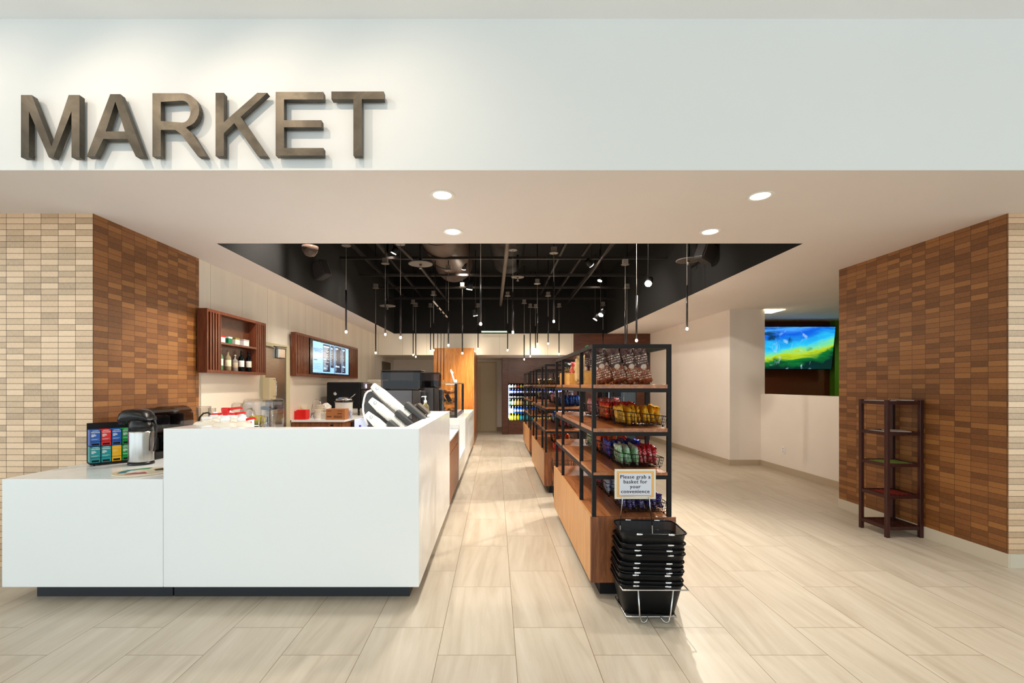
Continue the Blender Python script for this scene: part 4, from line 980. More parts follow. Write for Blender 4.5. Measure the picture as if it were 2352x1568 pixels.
for i, (px, py, Y, r, w) in enumerate(((966, 607, 6.2, .165, 'left of centre near the front'), (1581, 599, 6.4, .165, 'near the right edge'), (890, 703, 9.0, .155, 'far left'), (1189, 637, 7.9, .11, 'in the middle'))):
    p = P(px, py, Y)
    t = T('sprinkler_disc', 'round sprinkler heat collector disc in the black ceiling, %s' % w, 'sprinkler', (p.x, p.y, p.z), 'sprinkler discs')
    MB().lathe([(r*.93, 0), (r, .002), (r, .012), (r*.9, .014)], (0, 0, 0), 36).build('disc', mat((104, 96, 92), .5), t, True)
    MB().cyl((0, 0, 0), (0, 0, -.05), .018, .01).cyl((0, 0, -.055), (0, 0, -.06), .022).build('sprinkler_head', mat((150, 140, 130), .3, .7), t, True)
    MB().cyl((0, 0, .014), (0, 0, over(p.x, Y)-p.z), .02).build('drop_pipe', dk2, t, True)
for i, (px, py, Y, w, sx_) in enumerate(((736, 620, 6.5, 'left', -1), (1622, 580, 5.9, 'right', 1))):
    p = P(px, py, Y); t = T('ceiling_speaker', 'dark box speaker on the %s wall of the black ceiling' % w, 'speaker', (p.x, p.y, p.z), 'ceiling speakers')
    M0 = Matrix.Rotation(math.radians(20*sx_), 4, 'Y') @ Matrix.Rotation(math.radians(25*sx_), 4, 'Z')
    MB().b2(-.11, .11, -.07, .09, -.12, .12, bev=.03, seg=3, mat=M0).build('cabinet', mat((40, 36, 36), .5), t, True)
    MB().b2(-.09, .09, -.074, -.07, -.1, .1, mat=M0).build('grille', mat((70, 62, 60), .6), t, True)
    MB().tube([(0, .05, 0), (sx_*.1, .1, 0), ((OX0 if sx_ < 0 else OX1)-p.x, .1, 0)], .015).build('bracket', dk2, t, True)
p = P(712, 572, 5.2); t = T('dome_camera', 'smoked dome camera at the left of the black ceiling', 'camera', (p.x, p.y, p.z))
MB().lathe([(.002, -.09), (.05, -.075), (.085, -.03), (.09, 0), (.09, .03)], (0, 0, 0), 24).build('dome', mat((110, 90, 80), .1, trans=.4), t, True)
MB().cyl((0, 0, .03), (0, 0, pz-p.z), .03).build('mount_pole', dk2, t, True)
t = T('strip_light', 'pale green-white strip light at the back edge of the black ceiling', 'strip light', (P(1136, 763, 11.4).x, 11.4, 2.72))
MB().b2(-.33, .33, -.05, .05, .0, .03, bev=.004).build('diffuser', mat((190, 215, 200), .4, emis=.5), t, True)
MB().cyl((-.25, 0, .03), (-.25, 0, 1.52), .006).cyl((.25, 0, .03), (.25, 0, 1.52), .006).build('hanger', dk2, t, True)
# track heads: the five seen lamps, then unseen ones added to brighten the shop
HEADS = [(1078, 664, 7.0, (-.9, 7.5, 0), 1), (1489, 651, 6.2, (.95, 4.4, 1.0), 1.4), (1380, 723, 8.6, (.9, 7.6, 1.0), 1), (1092, 724, 9.6, (.2, 10.5, 0), 1), (1367, 733, 9.9, (.9, 10.0, 1.0), 1)]
wd = ['left of centre', 'brightest, right side', 'behind the tall shelf', 'small one left of centre', 'small one beside the behind-shelf lamp']
def head(p, aim, energy, label, lit=True, size=100, col=(1, .91, .79)):
    t = T('track_or_added_spotlight', label, 'spotlight', p, 'track and added fill spotlights in the black ceiling')
    d = (Vector(aim)-p).normalized(); q = Vector((0, 0, -1)).rotation_difference(d).to_matrix().to_4x4()
    MB().cyl((0, 0, .12), (0, 0, 0), .045, .05, n=20).xf(q).build('housing', dk2, t, True)
    MB().lathe([(.001, 0), (.044, -.002), (.044, -.006), (.001, -.006)], (0, 0, 0), 20, mat=q).build('lens', mat((255, 238, 210), .4, emis=60.0), t, True)
    MB().cyl((0, 0, .08), (0, 0, pz-p.z), .008, n=6).build('stem', dk2, t, True)
    s = spot('spot_lamp', (0, 0, 0), d, energy, size, .8, col, .045); s.parent = t; s.location = d*.02; s.rotation_euler = d.to_track_quat('-Z', 'Y').to_euler()
for (px, py, Y, aim, e), w in zip(HEADS, wd):
    head(P(px, py, Y), aim, 170*e, 'lit ceiling spotlight, %s' % w)
for i, (x, y, z, aim, e, w) in enumerate(((-1.9, 5.0, 3.6, (-2.9, 5.3, 1.6), 125, 'aimed at the bottle cabinet'), (-1.7, 7.6, 3.6, (-2.9, 7.8, 1.2), 110, 'aimed at the menu wall'), (-1.0, 4.7, 3.6, (-1.5, 4.2, .9), 110, 'over the tall counter'),
        (2.2, 5.3, 3.6, (1.0, 3.9, .8), 120, 'aimed at the front gondola'), (1.6, 7.6, 3.4, (3.95, 8.8, 1.4), 42, 'aimed at the right wall'), (1.25, 5.7, 3.35, (4.35, 7.8, 1.3), 70, 'aimed at the white pier'), (-.1, 5.2, 3.6, (.1, 5.0, 0), 75, 'over the front of the aisle'), (2.2, 9.6, 3.6, (1.2, 9.0, .8), 110, 'aimed at the rear gondola'),
        (-.6, 8.6, 3.6, (-1.0, 10.6, 1.6), 42, 'aimed at the honey wood wing wall'))):
    head(Vector((x, y, z)), aim, e*1.3, 'added fill spotlight hidden above the soffit, %s' % w)  # unseen fill spotlights, added to brighten walls, pier, counter, aisle and gondolas

# ------------------------------------------------------------------ gondolas
def basket_meshes():
    # origin: near-left bottom corner (x right = front/low side, y = away); .28 x .27
    lx, ly, hb, hf = .28, .27, .095, .06
    z0 = .012; fr = .012
    rim = MB(); pts = [(-fr, -fr, z0+hb), (lx+fr, -fr, z0+hf), (lx+fr, ly+fr, z0+hf), (-fr, ly+fr, z0+hb)]
    for a, b_ in zip(pts, pts[1:]+pts[:1]): rim.cyl(a, b_, .0032, n=6)
    g = MB(); r = .0016
    def wire(a, b_): g.cyl(a, b_, r, n=4, caps=False)
    n = 11
    for i in range(n+1):
        t = i/n; x = lx*t; xt = -fr+(lx+2*fr)*t; zt = z0+hb+(hf-hb)*t
        for yb, yt in ((0, -fr), (ly, ly+fr)): wire((x, yb, z0), (xt, yt, zt))
        if i % 2 == 0: wire((x, 0, z0), (x, ly, z0))
    m = 9
    for i in range(m+1):
        t = i/m; y = ly*t; yt = -fr+(ly+2*fr)*t
        wire((0, y, z0), (-fr, yt, z0+hb)); wire((lx, y, z0), (lx+fr, yt, z0+hf))
        if i % 2 == 0: wire((0, y, z0), (lx, y, z0))
    for k in (0, .33, .66):
        f = fr*k; zb = z0+hb*k; zf = z0+hf*k
        q = [(-f, -f, zb), (lx+f, -f, zf), (lx+f, ly+f, zf), (-f, ly+f, zb)]
        for a, b_ in zip(q, q[1:]+q[:1]): wire(a, b_)
    ft = MB()
    for (x, y) in ((.01, .01), (lx-.01, .01), (.01, ly-.01), (lx-.01, ly-.01)): ft.cyl((x, y, 0), (x, y, z0), .005, n=8)
    return rim, g, ft
_b = None
mwire = mat((34, 28, 26), .35, .6)
def wire_basket(loc, label, rz=0, sc=1.0, sy=1.0):
    global _b
    if _b is None:
        t = T('wire_basket', label, 'basket', loc, 'wire baskets on the gondolas', rz)
        rim, g, ft = basket_meshes(); rim.build('rim', mwire, t, True); g.build('wire_grid', mwire, t, True); ft.build('feet', mwire, t, True); _b = t
    else: t = dup(_b, loc, (0, 0, rz), label)
    t.scale = (sc, sy, sc); return t

def bag_mesh(w, h, d, seed, nx=8, ny=10, crimp=True):
    """pillow bag standing in the XZ plane... thickness along x, width along y"""
    R = random.Random(seed); m = MB(); front = []; back = []
    for j in range(ny+1):
        v = j/ny; rf = []; rb = []
        for i in range(nx+1):
            u = i/nx
            th = d*.5*(max(0, math.sin(PI*u))**.55)*(max(0, math.sin(PI*min(1, max(0, (v-.04)/.92))))**.45)
            y = (u-.5)*w*(1-.10*math.sin(PI*v)); z = v*h
            jx = R.uniform(-.2, .2)*d; jz = R.uniform(-.03, .03)*h; jy = R.uniform(-.025, .025)*w
            e = (i in (0, nx) or j in (0, ny))
            p = Vector((R.uniform(-.05, .05)*d*2 if j in (0, ny) else 0, y+jy, z+jz))
            a = m.bm.verts.new(p + Vector((th+(jx if not e else 0), 0, 0))); rf.append(a)
            rb.append(a if e else m.bm.verts.new(p - Vector((th-jx*.5, 0, 0))))
        front.append(rf); back.append(rb)
    for j in range(ny):
        for i in range(nx):
            for g_, fl in ((front, False), (back, True)):
                q = [g_[j][i], g_[j][i+1], g_[j+1][i+1], g_[j+1][i]]
                if len(set(q)) == 4:
                    try: f = m.bm.faces.new(q if not fl else q[::-1]); f.smooth = True
                    except ValueError: pass
    return m
_bags = {}
def snack(kind, size, seed, loc, rot, label, group, mats, cat='snack bag', name='snack_bag'):
    key = (kind, size, seed)
    if key not in _bags:
        o_ = bag_mesh(size[0], size[1], size[2], seed).build(name, mats, None, True); _bags[key] = o_
    else:
        o_ = _bags[key].copy(); COL.objects.link(o_)
    o_.location = loc; o_.rotation_euler = rot; tag(o_, label, cat, group); return o_
BM = {}
def bm_(cn):
    D = {'yellow': ((236, 168, 12), (250, 214, 90)), 'red': ((222, 34, 18), (240, 200, 60)), 'pink and white': ((226, 140, 140), (245, 235, 225)), 'blue': ((22, 80, 190), (150, 210, 240)), 'white and purple': ((226, 222, 236), (90, 60, 170)),
         'green and white': ((200, 226, 200), (70, 190, 40)), 'red and white': ((214, 40, 48), (240, 232, 228)), 'orange': ((236, 92, 18), (250, 190, 120)), 'royal blue': ((26, 66, 180), (200, 60, 90)), 'pale green': ((176, 222, 170), (240, 245, 235)),
         'purple': ((58, 40, 120), (200, 195, 225)), 'pale blue': ((176, 196, 226), (246, 246, 250)), 'pink': ((206, 60, 100), (245, 225, 230)), 'black': ((26, 24, 24), (210, 160, 60)), 'cream': ((232, 214, 176), (150, 90, 60)), 'brown': ((92, 52, 36), (225, 200, 170)), 'lime': ((90, 200, 50), (230, 245, 220)), 'bright yellow': ((240, 214, 20), (60, 40, 20))}
    if cn not in BM: BM[cn] = bag_mat(*D[cn], seed=len(BM)*3.7, text=.48)
    return BM[cn]
GNAME = ['front', 'middle', 'rear']; LNAME = ['bottom', 'third', 'second', 'top']
LZ = [.532, .8245, 1.115, 1.403]
def fill_basket(gi, lev, x, y, cn, n, bi, h=.135, cn2=None, sy=1.0):
    pos = ['nearest', 'second', 'third', 'fourth'][bi]
    colr = cn if not cn2 else 'green and red'
    wire_basket((x, y, LZ[lev]), 'black wire basket of %s bags, %s shelf of the %s gondola, %s basket' % (colr, LNAME[lev], GNAME[gi], pos), 0, 1.0, sy)
    lx = .275
    for k in range(n):
        c_ = cn if (not cn2 or k < n/2) else cn2
        t_ = (k+.5)/n
        hh = h*random.uniform(.93, 1.07)*(1-.12*t_)
        sd = (k*7+bi) % 3
        snack(c_, (.235*sy, h, round(lx/n*1.15, 4)), sd, (x+.004+t_*(lx-.004), y+.135*sy+random.uniform(-.006, .006), LZ[lev]+.016), (random.uniform(-.1, .1), random.uniform(-.2, .06), random.uniform(-.14, .14)),
              '%s snack bag, %s gondola, %s shelf, %s basket, %s from left' % (c_, GNAME[gi], LNAME[lev], pos, ordn(k)), 'snack bags in wire baskets', bm_(c_))
GY = [2.995, 5.86, 8.8]
for gi, gy in enumerate(GY):
    ln = 1.9 if gi == 0 else 2.0
    desc = ['nearest of three dark metal gondolas with walnut shelves and base', 'middle dark metal gondola with walnut shelves behind the nearest one', 'rear dark metal gondola with walnut shelves, next to the drinks cooler'][gi]
    gx = 0 if gi < 2 else .03
    t = T('display_gondola', desc, 'shelf unit', (.908+gx, gy+ln/2, 0), 'display gondolas')
    MB().b2(.627+gx, 1.188+gx, gy, gy+.02, .1, .5315, bev=.0015).build('front_panel', M['walnut_v'], t)
    MB().b2(.627+gx, .647+gx, gy+.0205, gy+ln, .1, .5315, bev=.0015).build('side_panel', M['oak_side'], t)
    MB().b2(1.168+gx, 1.188+gx, gy+.0205, gy+ln, .1, .5315, bev=.0015).build('side_panel', M['oak_side'], t)
    MB().b2(.6475+gx, 1.1675+gx, gy+.0205, gy+ln, .505, .532).b2(.6475+gx, 1.1675+gx, gy+ln-.02, gy+ln, .1, .505).build('base_top', M['walnut_y'], t)
    MB().b2(.70+gx, 1.12+gx, gy+.06, gy+ln-.05, 0, .5).build('toe_kick', M['blackmatte'], t)
    px_ = (.652+gx, 1.148+gx); ys = [gy+.02, gy+.46, gy+1.4, gy+ln-.06]
    for xx in px_:
        for yy in ys: MB().b2(xx-.013, xx+.013, yy-.013, yy+.013, .532, 1.669).build('post', M['steelframe'], t)
    for z in (1.669, 1.403-.025, 1.115-.025, .8245-.02):
        m_ = MB()
        for xx in px_: m_.b2(xx-.0126, xx+.0126, gy+.0075, gy+ln-.0475, z-.026, z+(.0004 if z > 1.6 else 0))
        for yy in (ys[0], ys[3]): m_.b2(px_[0]+.0131, px_[1]-.0131, yy-.0126, yy+.0126, z-.026, z+(.0004 if z > 1.6 else 0))
        m_.build('rail', M['steelframe'], t)
    for z, th in ((1.403, .025), (1.115, .025), (.8245, .02)):
        MB().b2(px_[0]-.008, px_[1]-.013, gy+.0068, gy+ln-.04, z-th, z+.0006, bev=.0015).build('shelf', M['walnut_y'], t)
# front gondola
xb = .872
fill_basket(0, 2, xb, 3.10, 'yellow', 9, 0, .125); fill_basket(0, 2, xb, 3.61, 'red', 7, 1, .13); fill_basket(0, 2, xb, 4.15, 'pink and white', 6, 2, .15)
fill_basket(0, 1, xb, 3.16, 'green and white', 8, 0, .135, 'red and white', .95); fill_basket(0, 1, xb, 3.52, 'royal blue', 7, 1, .125); fill_basket(0, 1, xb, 3.86, 'orange', 6, 2, .13, sy=.85); fill_basket(0, 1, xb, 4.14, 'pale green', 6, 3, .135)
fill_basket(0, 0, xb, 3.08, 'purple', 8, 0, .1); fill_basket(0, 0, xb, 3.53, 'pale blue', 7, 1, .11); fill_basket(0, 0, xb, 3.86, 'pink', 6, 2, .11)
# middle gondola
fill_basket(1, 3, xb, 6.0, 'black', 6, 0, .13); fill_basket(1, 3, xb, 6.6, 'cream', 5, 1, .12)
fill_basket(1, 2, xb, 6.06, 'blue', 7, 0, .13); fill_basket(1, 2, xb, 6.5, 'white and purple', 6, 1, .17); fill_basket(1, 2, xb, 7.1, 'pink and white', 6, 2, .13)
fill_basket(1, 1, xb, 6.1, 'red and white', 6, 0, .1); fill_basket(1, 1, xb, 6.9, 'pale blue', 6, 1, .13)
fill_basket(1, 0, xb, 6.9, 'orange', 6, 0, .1)
# rear gondola
fill_basket(2, 3, xb+.03, 8.95, 'black', 5, 0, .1); fill_basket(2, 3, xb+.03, 9.5, 'cream', 5, 1, .11)
fill_basket(2, 2, xb+.03, 9.0, 'purple', 6, 0, .12); fill_basket(2, 2, xb+.03, 9.6, 'green and white', 5, 1, .14); fill_basket(2, 1, xb+.03, 9.3, 'brown', 5, 0, .12)
# floor-level bits between the gondolas
tag(MB().b2(.80, .98, 6.2, 6.36, .532, .6, bev=.004).build('red_tray', M['red']), 'small red tray on the base of the middle gondola', 'tray')
for k in range(2):
    fb = T('floor_basket', 'round black wire basket on the floor between the gondolas, %s one' % ('lower' if k == 0 else 'upper'), 'basket', (.80, 5.38, .0+k*.27), 'round wire baskets between gondolas')
    m_ = MB(); 
    for (z, r) in ((.01, .10), (.08, .115), (.15, .13), (.22, .145)): m_.tube([(r*math.cos(2*PI*j/20), r*math.sin(2*PI*j/20), z) for j in range(20)], .0025, 5, closed=True)
    for j in range(20):
        a = 2*PI*j/20; m_.cyl((.1*math.cos(a), .1*math.sin(a), .01), (.145*math.cos(a), .145*math.sin(a), .22), .0018, n=4)
    m_.build('wire_grid', mwire, fb, True); MB().cyl((0, 0, 0), (0, 0, .006), .1, n=20).build('bottom', mwire, fb, True)
    MB().cyl((.1, .0, .005), (.13, 0, .27), .004, n=6).cyl((-.1, .0, .005), (-.13, 0, .27), .004, n=6).cyl((0, .1, .005), (0, .13, .27), .004, n=6).build('stacking_leg', mwire, fb, True)
for k in range(5):
    snack('bright yellow', (.13, .14, .03), k % 2, (.74+k*.028, 5.38, .285), (0, .0, .1*k), 'yellow snack bag in the upper round basket, %s from left' % ordn(k), 'bags in the round basket', bm_('bright yellow'))

# top shelf of the front gondola: big dark paper bags, crates, kraft bags
bb = bag_mat((74, 42, 34), (225, 205, 185), .35, 2.0, split=(128, 66, 34), metal=.1, text=.46)
def big_bag(x, y, w, h, d, lean, yaw, m, label, seed=1, z=1.403, pitch=0):
    key = ('big', w, h, d, seed, m.name)
    if key not in _bags:
        mm_ = bag_mesh(w, h, d, seed, 8, 12); mm_.xf(Matrix.Rotation(-PI/2, 4, 'Z')); _bags[key] = o_ = mm_.build('gusset_bag', m, None, True)
    else: o_ = _bags[key].copy(); COL.objects.link(o_)
    o_.location = (x, y, z+math.sin(abs(lean))*w*.45); o_.rotation_euler = (pitch, lean, yaw); tag(o_, label, 'bag', 'bags on the top shelf'); return o_
for i, px in enumerate((1397, 1430, 1461, 1487)):
    big_bag(at(px, 3.14)-.01, 3.14, .105, .258, .075, math.radians(-18+i*1.5), math.radians(-8+i*3), bb, 'dark brown printed bag on the top shelf, %s in the front row' % ordn(i), i % 2+1)
for i, (x, y) in enumerate(((.80, 3.33), (.92, 3.34), (1.0, 3.36), (.78, 3.5), (.9, 3.55))):
    big_bag(x, y, .11, .255, .08, math.radians(-10), .2*i, bb if i in (0, 3) else bag_mat((190, 160, 120), (240, 230, 210), .5, 5.0+i, text=.4), 'tall bag behind the front row on the top shelf, %s of five' % ordn(i), 3)
def crate(x0, x1, y0, y1, h, label):
    t = T('wood_crate', label, 'crate', ((x0+x1)/2, (y0+y1)/2, 1.403), 'wood crates on the top shelf'); z = 1.403; th = .01; m_ = M['crate']
    for q in (x0, x1-th): MB().b2(q, q+th, y0, y1, z, z+h).build('end_panel', m_, t)
    for q in (y0, y1-th): MB().b2(x0+th, x1-th, q, q+th, z, z+h).build('side_panel', m_, t)
    MB().b2(x0+th, x1-th, y0+th, y1-th, z, z+th).build('bottom', m_, t)
M['crate'] = wood('crate_pine', [(190, 130, 50), (214, 156, 74), (230, 178, 100)], 'y', 1.0, .5)
crate(.672, .86, 3.42, 3.62, .105, 'pale wood crate on the top shelf behind the second post'); crate(.672, .86, 4.13, 4.33, .105, 'pale wood crate on the top shelf near the third post'); crate(.672, .86, 4.5, 4.75, .12, 'pale wood crate at the far end of the top shelf')
kr = bag_mat((206, 168, 112), (190, 150, 96), .6, 1.0, split=(206, 168, 112), metal=0, text=.3)
big_bag(.72, 3.80, .16, .24, .09, math.radians(-4), .9, kr, 'kraft paper bag on the top shelf between second and third posts, nearer', 4); big_bag(.74, 3.98, .16, .235, .09, math.radians(3), 1.0, kr, 'kraft paper bag on the top shelf between second and third posts, farther', 5)
gm = bag_mat((60, 186, 40), (220, 235, 190), .35, 3.0, text=.35)
for i, (x, y) in enumerate(((.86, 3.82), (.9, 4.02), (.93, 4.2))):
    big_bag(x, y, .18, .325, .09, math.radians(-4+4*i), .3*i, gm, 'tall green-topped bag rising above the gondola frame, %s from front' % ordn(i), 6)
big_bag(.735, 4.23, .12, .2, .07, 0, .8, bag_mat((200, 40, 24), (240, 200, 160), .4, 1.3), 'red bag standing in the pale crate on the top shelf', 2, 1.415)
big_bag(.735, 4.62, .13, .21, .07, 0, .6, bag_mat((20, 18, 18), (190, 160, 100), .3, 1.9), 'black bag standing in the far crate on the top shelf', 3, 1.415)
big_bag(.735, 3.52, .12, .25, .07, 0, .5, bb, 'dark brown bag standing in the nearest pale crate', 2, 1.415)

# ------------------------------------------------------------------ stacked hand baskets and sign
st = T('basket_stand', 'chrome wire floor stand under the stacked black baskets', 'stand', (.93, 2.84, 0))
xa, xb_, ya, yb_ = .745, 1.13, 2.665, 2.965
mch = mat((200, 198, 196), .2, 1.0)
w_ = MB(); r = .0045
w_.tube([(xa, ya, .2), (xb_, ya, .2), (xb_, yb_, .2), (xa, yb_, .2)], r, 8, closed=True); w_.build('top_ring', mch, st)
w_ = MB(); w_.tube([(xa+.03, ya+.03, .03), (xb_-.06, ya+.03, .03), (xb_-.06, yb_-.02, .03), (xa+.03, yb_-.02, .03)], r, 8, closed=True); w_.build('bottom_ring', mch, st)
for xx, s_ in ((xa+.09, 1), (xb_-.09, -1)):
    MB().tube([(xx, ya, .2), (xx+s_*.012, ya+.01, .05), (xx+s_*.02, ya+.012, .012), (xx+s_*.035, ya+.012, .0045), (xx+s_*.05, ya+.014, .01), (xx+s_*.065, ya+.03, .03)], r, 8).build('leg', mch, st)
    MB().tube([(xx, yb_, .2), (xx+s_*.012, yb_-.01, .05), (xx+s_*.02, yb_-.012, .012), (xx+s_*.035, yb_-.012, .0045), (xx+s_*.05, yb_-.014, .01), (xx+s_*.065, yb_-.02, .03)], r, 8).build('leg', mch, st)
mesh_m, nt, b = new_mat('black_mesh'); N = NT(nt)
b.inputs['Base Color'].default_value = srgb(20, 20, 22); b.inputs['Roughness'].default_value = .4; b.inputs['Metallic'].default_value = .4
c_ = N.sep(N.geo())
fa = N.math('FRACT', N.math('MULTIPLY', N.math('ADD', c_[0], N.math('ADD', c_[1], c_[2])), 330.0)); fb_ = N.math('FRACT', N.math('MULTIPLY', N.math('SUBTRACT', N.math('SUBTRACT', c_[0], c_[1]), c_[2]), 330.0))
N.link(N.math('MAXIMUM', N.math('GREATER_THAN', fa, .38), N.math('GREATER_THAN', fb_, .38)), b.inputs['Alpha'])
RIMS = [.519, .457, .424, .396, .349, .321, .293, .278, .238, .215]
def rr_rect(w, d, rad, z, n=5):
    out = []
    for cx, cy, a0 in ((w/2-rad, d/2-rad, 0), (-w/2+rad, d/2-rad, 90), (-w/2+rad, -d/2+rad, 180), (w/2-rad, -d/2+rad, 270)):
        for k in range(n+1):
            a = math.radians(a0+90*k/n); out.append((cx+rad*math.cos(a), cy+rad*math.sin(a), z))
    return out
hb0 = None
for i, zr in enumerate(RIMS):
    lb = 'black mesh hand basket with chrome clips, %s from the top of the stack' % ordn(i)
    jx = (0, .003, -.002, .004, 0, -.003, .002, -.004, .001, 0)[i]
    if hb0 is None:
        t = T('hand_basket', lb, 'basket', (.945, 2.825, zr-.185), 'stacked hand baskets', math.radians(-3)); hb0 = t
        MB().tube(rr_rect(.385, .285, .05, .185), .0048, 8, closed=True).build('rim', mat((24, 24, 26), .22, .7), t, True)
        m_ = MB(); L1 = rr_rect(.38, .28, .048, .184); L2 = rr_rect(.30, .21, .035, .0)
        V1 = [m_.bm.verts.new(p) for p in L1]; V2 = [m_.bm.verts.new(p) for p in L2]; k = len(V1)
        for j in range(k): f = m_.bm.faces.new((V1[j], V1[(j+1) % k], V2[(j+1) % k], V2[j])); f.smooth = True
        m_.bm.faces.new(V2); m_.build('mesh_body', mesh_m, t, True)
        MB().tube(rr_rect(.302, .212, .035, .0015), .003, 6, closed=True).build('base_wire', mat((24, 24, 26), .22, .7), t, True)
        for sy_ in (-1, 1):
            yy = sy_*.1425
            MB().tube([(-.09, yy, .178), (-.097, yy+sy_*.005, .168), (-.088, yy+sy_*.003, .158), (-.076, yy+sy_*.002, .165), (.076, yy+sy_*.002, .165), (.088, yy+sy_*.003, .158), (.097, yy+sy_*.005, .168), (.09, yy, .178)], .0022, 6).build('handle', mat((24, 24, 26), .22, .7), t, True); hn_ = list(t.children)[-1]
            for sx_ in (-1, 1):
                MB().cyl((sx_*.075, yy, .185), (sx_*.11, yy, .185), .0065, n=10).build('clip', M['chrome'], hn_, True)
    else:
        t = dup(hb0, (.945+jx-(.519-zr)*.05, 2.825, zr-.185), (0, 0, math.radians(-3+jx*200)), lb)
    if i == 0: t.location = (.95, 2.825, zr-.185)
sg = T('basket_sign', 'framed card sign asking customers to grab a basket, above the basket stack', 'sign', (.896, 2.93, .37))
x0, x1, z0, z1, Y = .766, 1.03, .668, .860, 2.925
MB().b2(x0, x1, Y, Y+.006, z0, z1, bev=.001).build('mount_card', mat((228, 218, 196), .4), sg)
b_ = MB(); b_.b2(x0+.014, x1-.014, Y-.0012, Y, z0+.014, z1-.014, 0); b_.b2(x0+.018, x1-.018, Y-.0016, Y-.0011, z0+.018, z1-.018, 1); b_.b2(x0+.022, x1-.022, Y-.002, Y-.0015, z0+.022, z1-.022, 0)
b_.build('gold_border', [mat((222, 160, 84), .5), mat((240, 196, 130), .5)], sg)
MB().b2(x0+.028, x1-.028, Y-.0026, Y-.002, z0+.026, z1-.026).build('paper_sheet', mat((214, 216, 226), .5), sg)
tx = text_me('Please grab a\nbasket for\nyour\nconvenience', .0335, 0, 0, 'CENTER', 1.1, .93)
cx = (x0+x1)/2
b_ = MB()
for q_ in (-.0007, 0, .0007): b_.mesh_in(tx, Matrix.Translation((cx+q_, Y-.0032-abs(q_)*.1, .765)) @ RX90)
vs = [v.co.z for v in b_.bm.verts]; xs_ = [v.co.x for v in b_.bm.verts]; dz = .765-(min(vs)+max(vs))/2; dx = cx-(min(xs_)+max(xs_))/2
bmesh.ops.translate(b_.bm, vec=(dx, 0, dz), verts=b_.bm.verts); b_.build('printed_text', mat((50, 50, 56), .6), sg)
MB().tube([(.80, Y-.004, .50), (.815, Y-.004, .684), (.815, Y-.004, .686), (.985, Y-.004, .686), (.985, Y-.004, .684), (1.005, Y-.004, .50)], .0028, 8).tube([(.80, Y-.004, .50), (.80, Y-.01, .345)], .0028, 8).tube([(1.005, Y-.004, .50), (1.01, Y-.01, .345)], .0028, 8).build('wire_holder', mch, sg)

# ------------------------------------------------------------------ drinks cooler
ck = T('drinks_cooler', 'open-front drinks cooler set into the walnut wall', 'cooler', (1.17, 13.3, .385))
MB().b2(.362, 1.978, 13.0, 13.02, .386, .395).b2(.362, .372, 13.0, 13.74, .395, 1.44).b2(1.968, 1.978, 13.0, 13.74, .395, 1.44).b2(.372, 1.968, 13.73, 13.74, .395, 1.44).b2(.362, 1.978, 13.0, 13.74, 1.44, 1.449).build('liner', M['blackmatte'], ck)
CZS = [.40, .60, .835, 1.03, 1.16, 1.335]
for z in CZS: MB().b2(.373, 1.967, 13.02, 13.7, z-.016, z-.006).build('shelf', mat((40, 40, 44), .4), ck)
MB().b2(.374, .382, 13.03, 13.06, .45, 1.4).build('led_strip', mat((220, 235, 255), .4, emis=3), ck)
for sx_ in (-1, 1):
    l = bpy.data.lights.new('cooler_lamp', 'AREA'); l.shape = 'RECTANGLE'; l.size = .04; l.size_y = .95; l.energy = 9; l.color = (.9, .96, 1)
    lo = bpy.data.objects.new('cooler_lamp', l); COL.objects.link(lo); lo.parent = ck; lo.location = (sx_*.775, -.27, .53)
    d_ = Vector((-sx_*1.0, .12, 0)); lo.rotation_euler = d_.to_track_quat('-Z', 'Y').to_euler()
rows = [(.19, [((235, 225, 20), 'yellow')]*4+[((20, 180, 205), 'turquoise')]*5+[((240, 225, 60), 'yellow')]*10), (.2, [((210, 220, 235), 'clear')]*2+[((30, 100, 215), 'blue')]*17), (.165, [((40, 80, 50), 'dark green'), ((170, 190, 130), 'pale green'), ((225, 190, 70), 'amber'), ((240, 205, 110), 'golden'), ((214, 160, 80), 'amber')]*3),
        (.09, [((20, 18, 20), 'black')]*19), (.135, [((40, 60, 160), 'blue')]*19), (.09, [((190, 205, 150), 'pale green'), ((230, 230, 225), 'white'), ((235, 205, 190), 'peach'), ((200, 60, 50), 'red'), ((240, 220, 40), 'yellow')]*3)]
bot = {}
for ri, (h, cols) in enumerate(rows):
    for k, (c1, cn) in enumerate(cols):
        x = .415+k*.082; lb = '%s drink bottle on the cooler shelf, %s row from bottom, %s from left' % (cn, ordn(ri), ordn(k))
        if (ri, c1) not in bot:
            bot[(ri, c1)] = bottle('drink_bottle', c1, (235, 235, 240) if ri != 3 else (30, 30, 30), h, .036, (245, 245, 245) if ri in (1, 3, 4) else tuple(min(255, int(v*.7+60)) for v in c1), lb, 'drinks in the cooler', (x, 13.12, CZS[ri]-.006), False)
        else: dup(bot[(ri, c1)], (x, 13.12, CZS[ri]-.006), None, lb)

